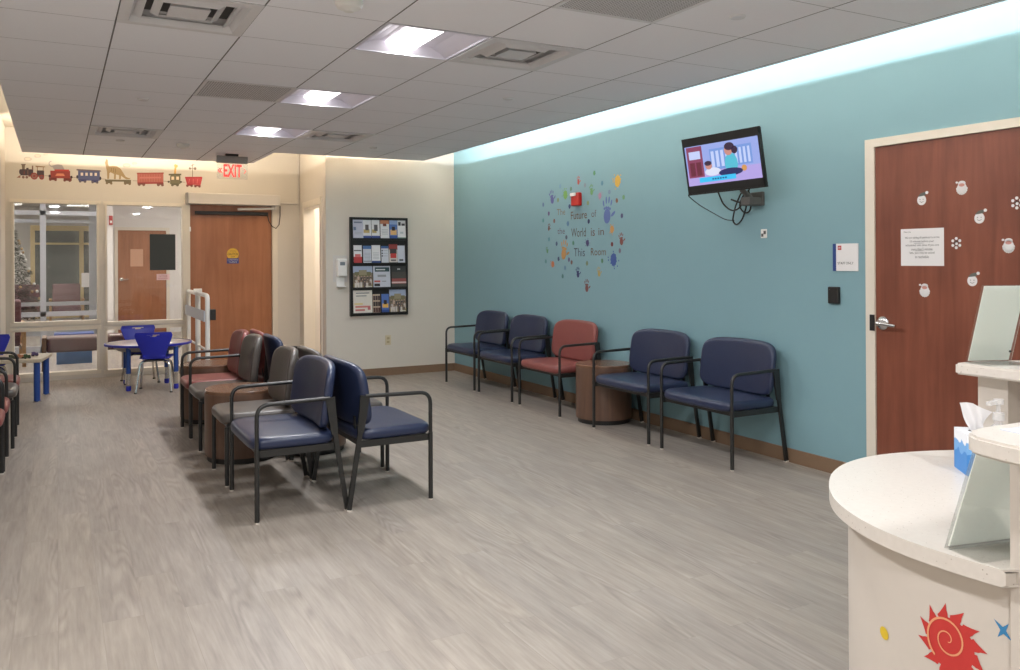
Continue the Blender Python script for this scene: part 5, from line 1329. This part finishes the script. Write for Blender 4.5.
for i in range(26):
    z = rnd.uniform(0.5, 1.9); rm = 0.62 * (2.26 - z) / 2.0; t = rnd.uniform(-PI, 0.5)
    h = B(); bmesh.ops.create_icosphere(h, subdivisions=2, radius=0.028, matrix=Matrix.Translation((rm * math.cos(t), rm * math.sin(t), z))); obj('bauble', h, (M['white'], ink(186, 150, 96))[i % 2], ct_, 'all')
# ceiling lamps added out of view to brighten the vestibule and lobby
for x, y, lab in ((0.5, 13.2, 'unseen square lamp added to light the vestibule behind the glass'), (2.2, 16.0, 'unseen square lamp added before the wood door behind the right window'), (2.4, 13.4, 'unseen square lamp added in the middle vestibule right of the windows'), (-1.5, 21.5, 'unseen square lamp added to light the far lobby'), (-1.3, 19.4, 'unseen square lamp added over the decorated tree in the lobby'), (0.1, 19.5, 'unseen square lamp added in the lobby before the lounge chairs'), (-1.2, 16.5, 'unseen square lamp added between the two glazed screens'), (-1.0, 13.2, 'unseen square lamp added over the near lounge chair in the vestibule')):
    o = thing('fill_lamp', lab, 'ceiling light', (x, y, 2.85), 0, 'added vestibule and lobby fill lamps')
    h = B()
    for s in (-1, 1): box(h, -0.3, 0.3, min(s * 0.3, s * 0.275), max(s * 0.3, s * 0.275), -0.03, 0); box(h, min(s * 0.3, s * 0.275), max(s * 0.3, s * 0.275), -0.275, 0.275, -0.03, 0)
    obj('frame', h, M['white'], o)
    h = B(); box(h, -0.275, 0.275, -0.275, 0.275, -0.022, -0.012); obj('lens', h, M['lens2'], o)

# ------------------------------------------------------------------ lights
def area(name, loc, d, sx_, sy_, energy, col, xdir=None):
    L = bpy.data.lights.new(name, 'AREA'); L.shape = 'RECTANGLE'; L.size = sx_; L.size_y = sy_; L.energy = energy; L.color = col
    o = bpy.data.objects.new(name, L); COL.objects.link(o)
    z = -Vector(d).normalized(); x = Vector(xdir).normalized(); y = z.cross(x)
    m = Matrix(((x.x, y.x, z.x), (x.y, y.y, z.y), (x.z, y.z, z.z))).to_4x4(); m.translation = loc
    o.matrix_world = m
    return o
ZL = CZ + 0.057 + 0.028
COOL, WARM = (0.95, 0.97, 1.0), (1.0, 0.87, 0.70)
area('cove_lamp_right', (3.755, 3.2, ZL), (1, 0, 0.75), 12.4, 0.02, 82, COOL, (0, 1, 0))
area('cove_lamp_back', (3.05, 9.33, ZL), (0, 1, 1.0), 1.5, 0.02, 6, WARM, (1, 0, 0))
area('cove_lamp_step', (1.95, 10.1, ZL), (1, 0, 1.0), 0.9, 0.02, 5, WARM, (0, 1, 0))
area('cove_lamp_far', (0.85, 10.48, ZL), (0, 1, 1.1), 2.2, 0.02, 13, WARM, (1, 0, 0))
area('cove_lamp_left', (-0.13, 4.0, ZL), (-1, 0, 1.0), 12.5, 0.02, 9, WARM, (0, 1, 0))
L = bpy.data.lights.new('passage_lamp', 'AREA'); L.shape = 'SQUARE'; L.size = 0.6; L.energy = 24; L.color = (1, 0.9, 0.78)
o = bpy.data.objects.new('passage_lamp', L); o.location = (3.9, 10.75, 2.9); COL.objects.link(o)

w = bpy.data.worlds.new('world'); SC.world = w; w.use_nodes = True
w.node_tree.nodes['Background'].inputs[0].default_value = (0.02, 0.02, 0.025, 1)

# ------------------------------------------------------------------ camera
cam = bpy.data.cameras.new('camera'); co = bpy.data.objects.new('camera', cam); COL.objects.link(co)
yaw, pitch, roll = 0.496145852, 0.001955, -0.00507995
f = Vector((math.sin(yaw) * math.cos(pitch), math.cos(yaw) * math.cos(pitch), math.sin(pitch)))
r = Vector((math.cos(yaw), -math.sin(yaw), 0)); u = r.cross(f)
r2 = r * math.cos(roll) + u * math.sin(roll); u2 = u * math.cos(roll) - r * math.sin(roll)
m = Matrix(((r2.x, u2.x, -f.x), (r2.y, u2.y, -f.y), (r2.z, u2.z, -f.z))).to_4x4(); m.translation = (0, 0, 1.42)
co.matrix_world = m
cam.sensor_fit = 'HORIZONTAL'; cam.sensor_width = 36.0; cam.lens = 837.037 / 1020 * 36
cam.shift_y = -(335 - 257.82) / 1020
cam.clip_start = 0.05
SC.camera = co
vs_ = SC.view_settings
SC.display_settings.display_device = 'sRGB'
vs_.view_transform = 'Standard'; vs_.look = 'None'; vs_.gamma = 1.0; vs_.exposure = 1.22; vs_.use_curve_mapping = False
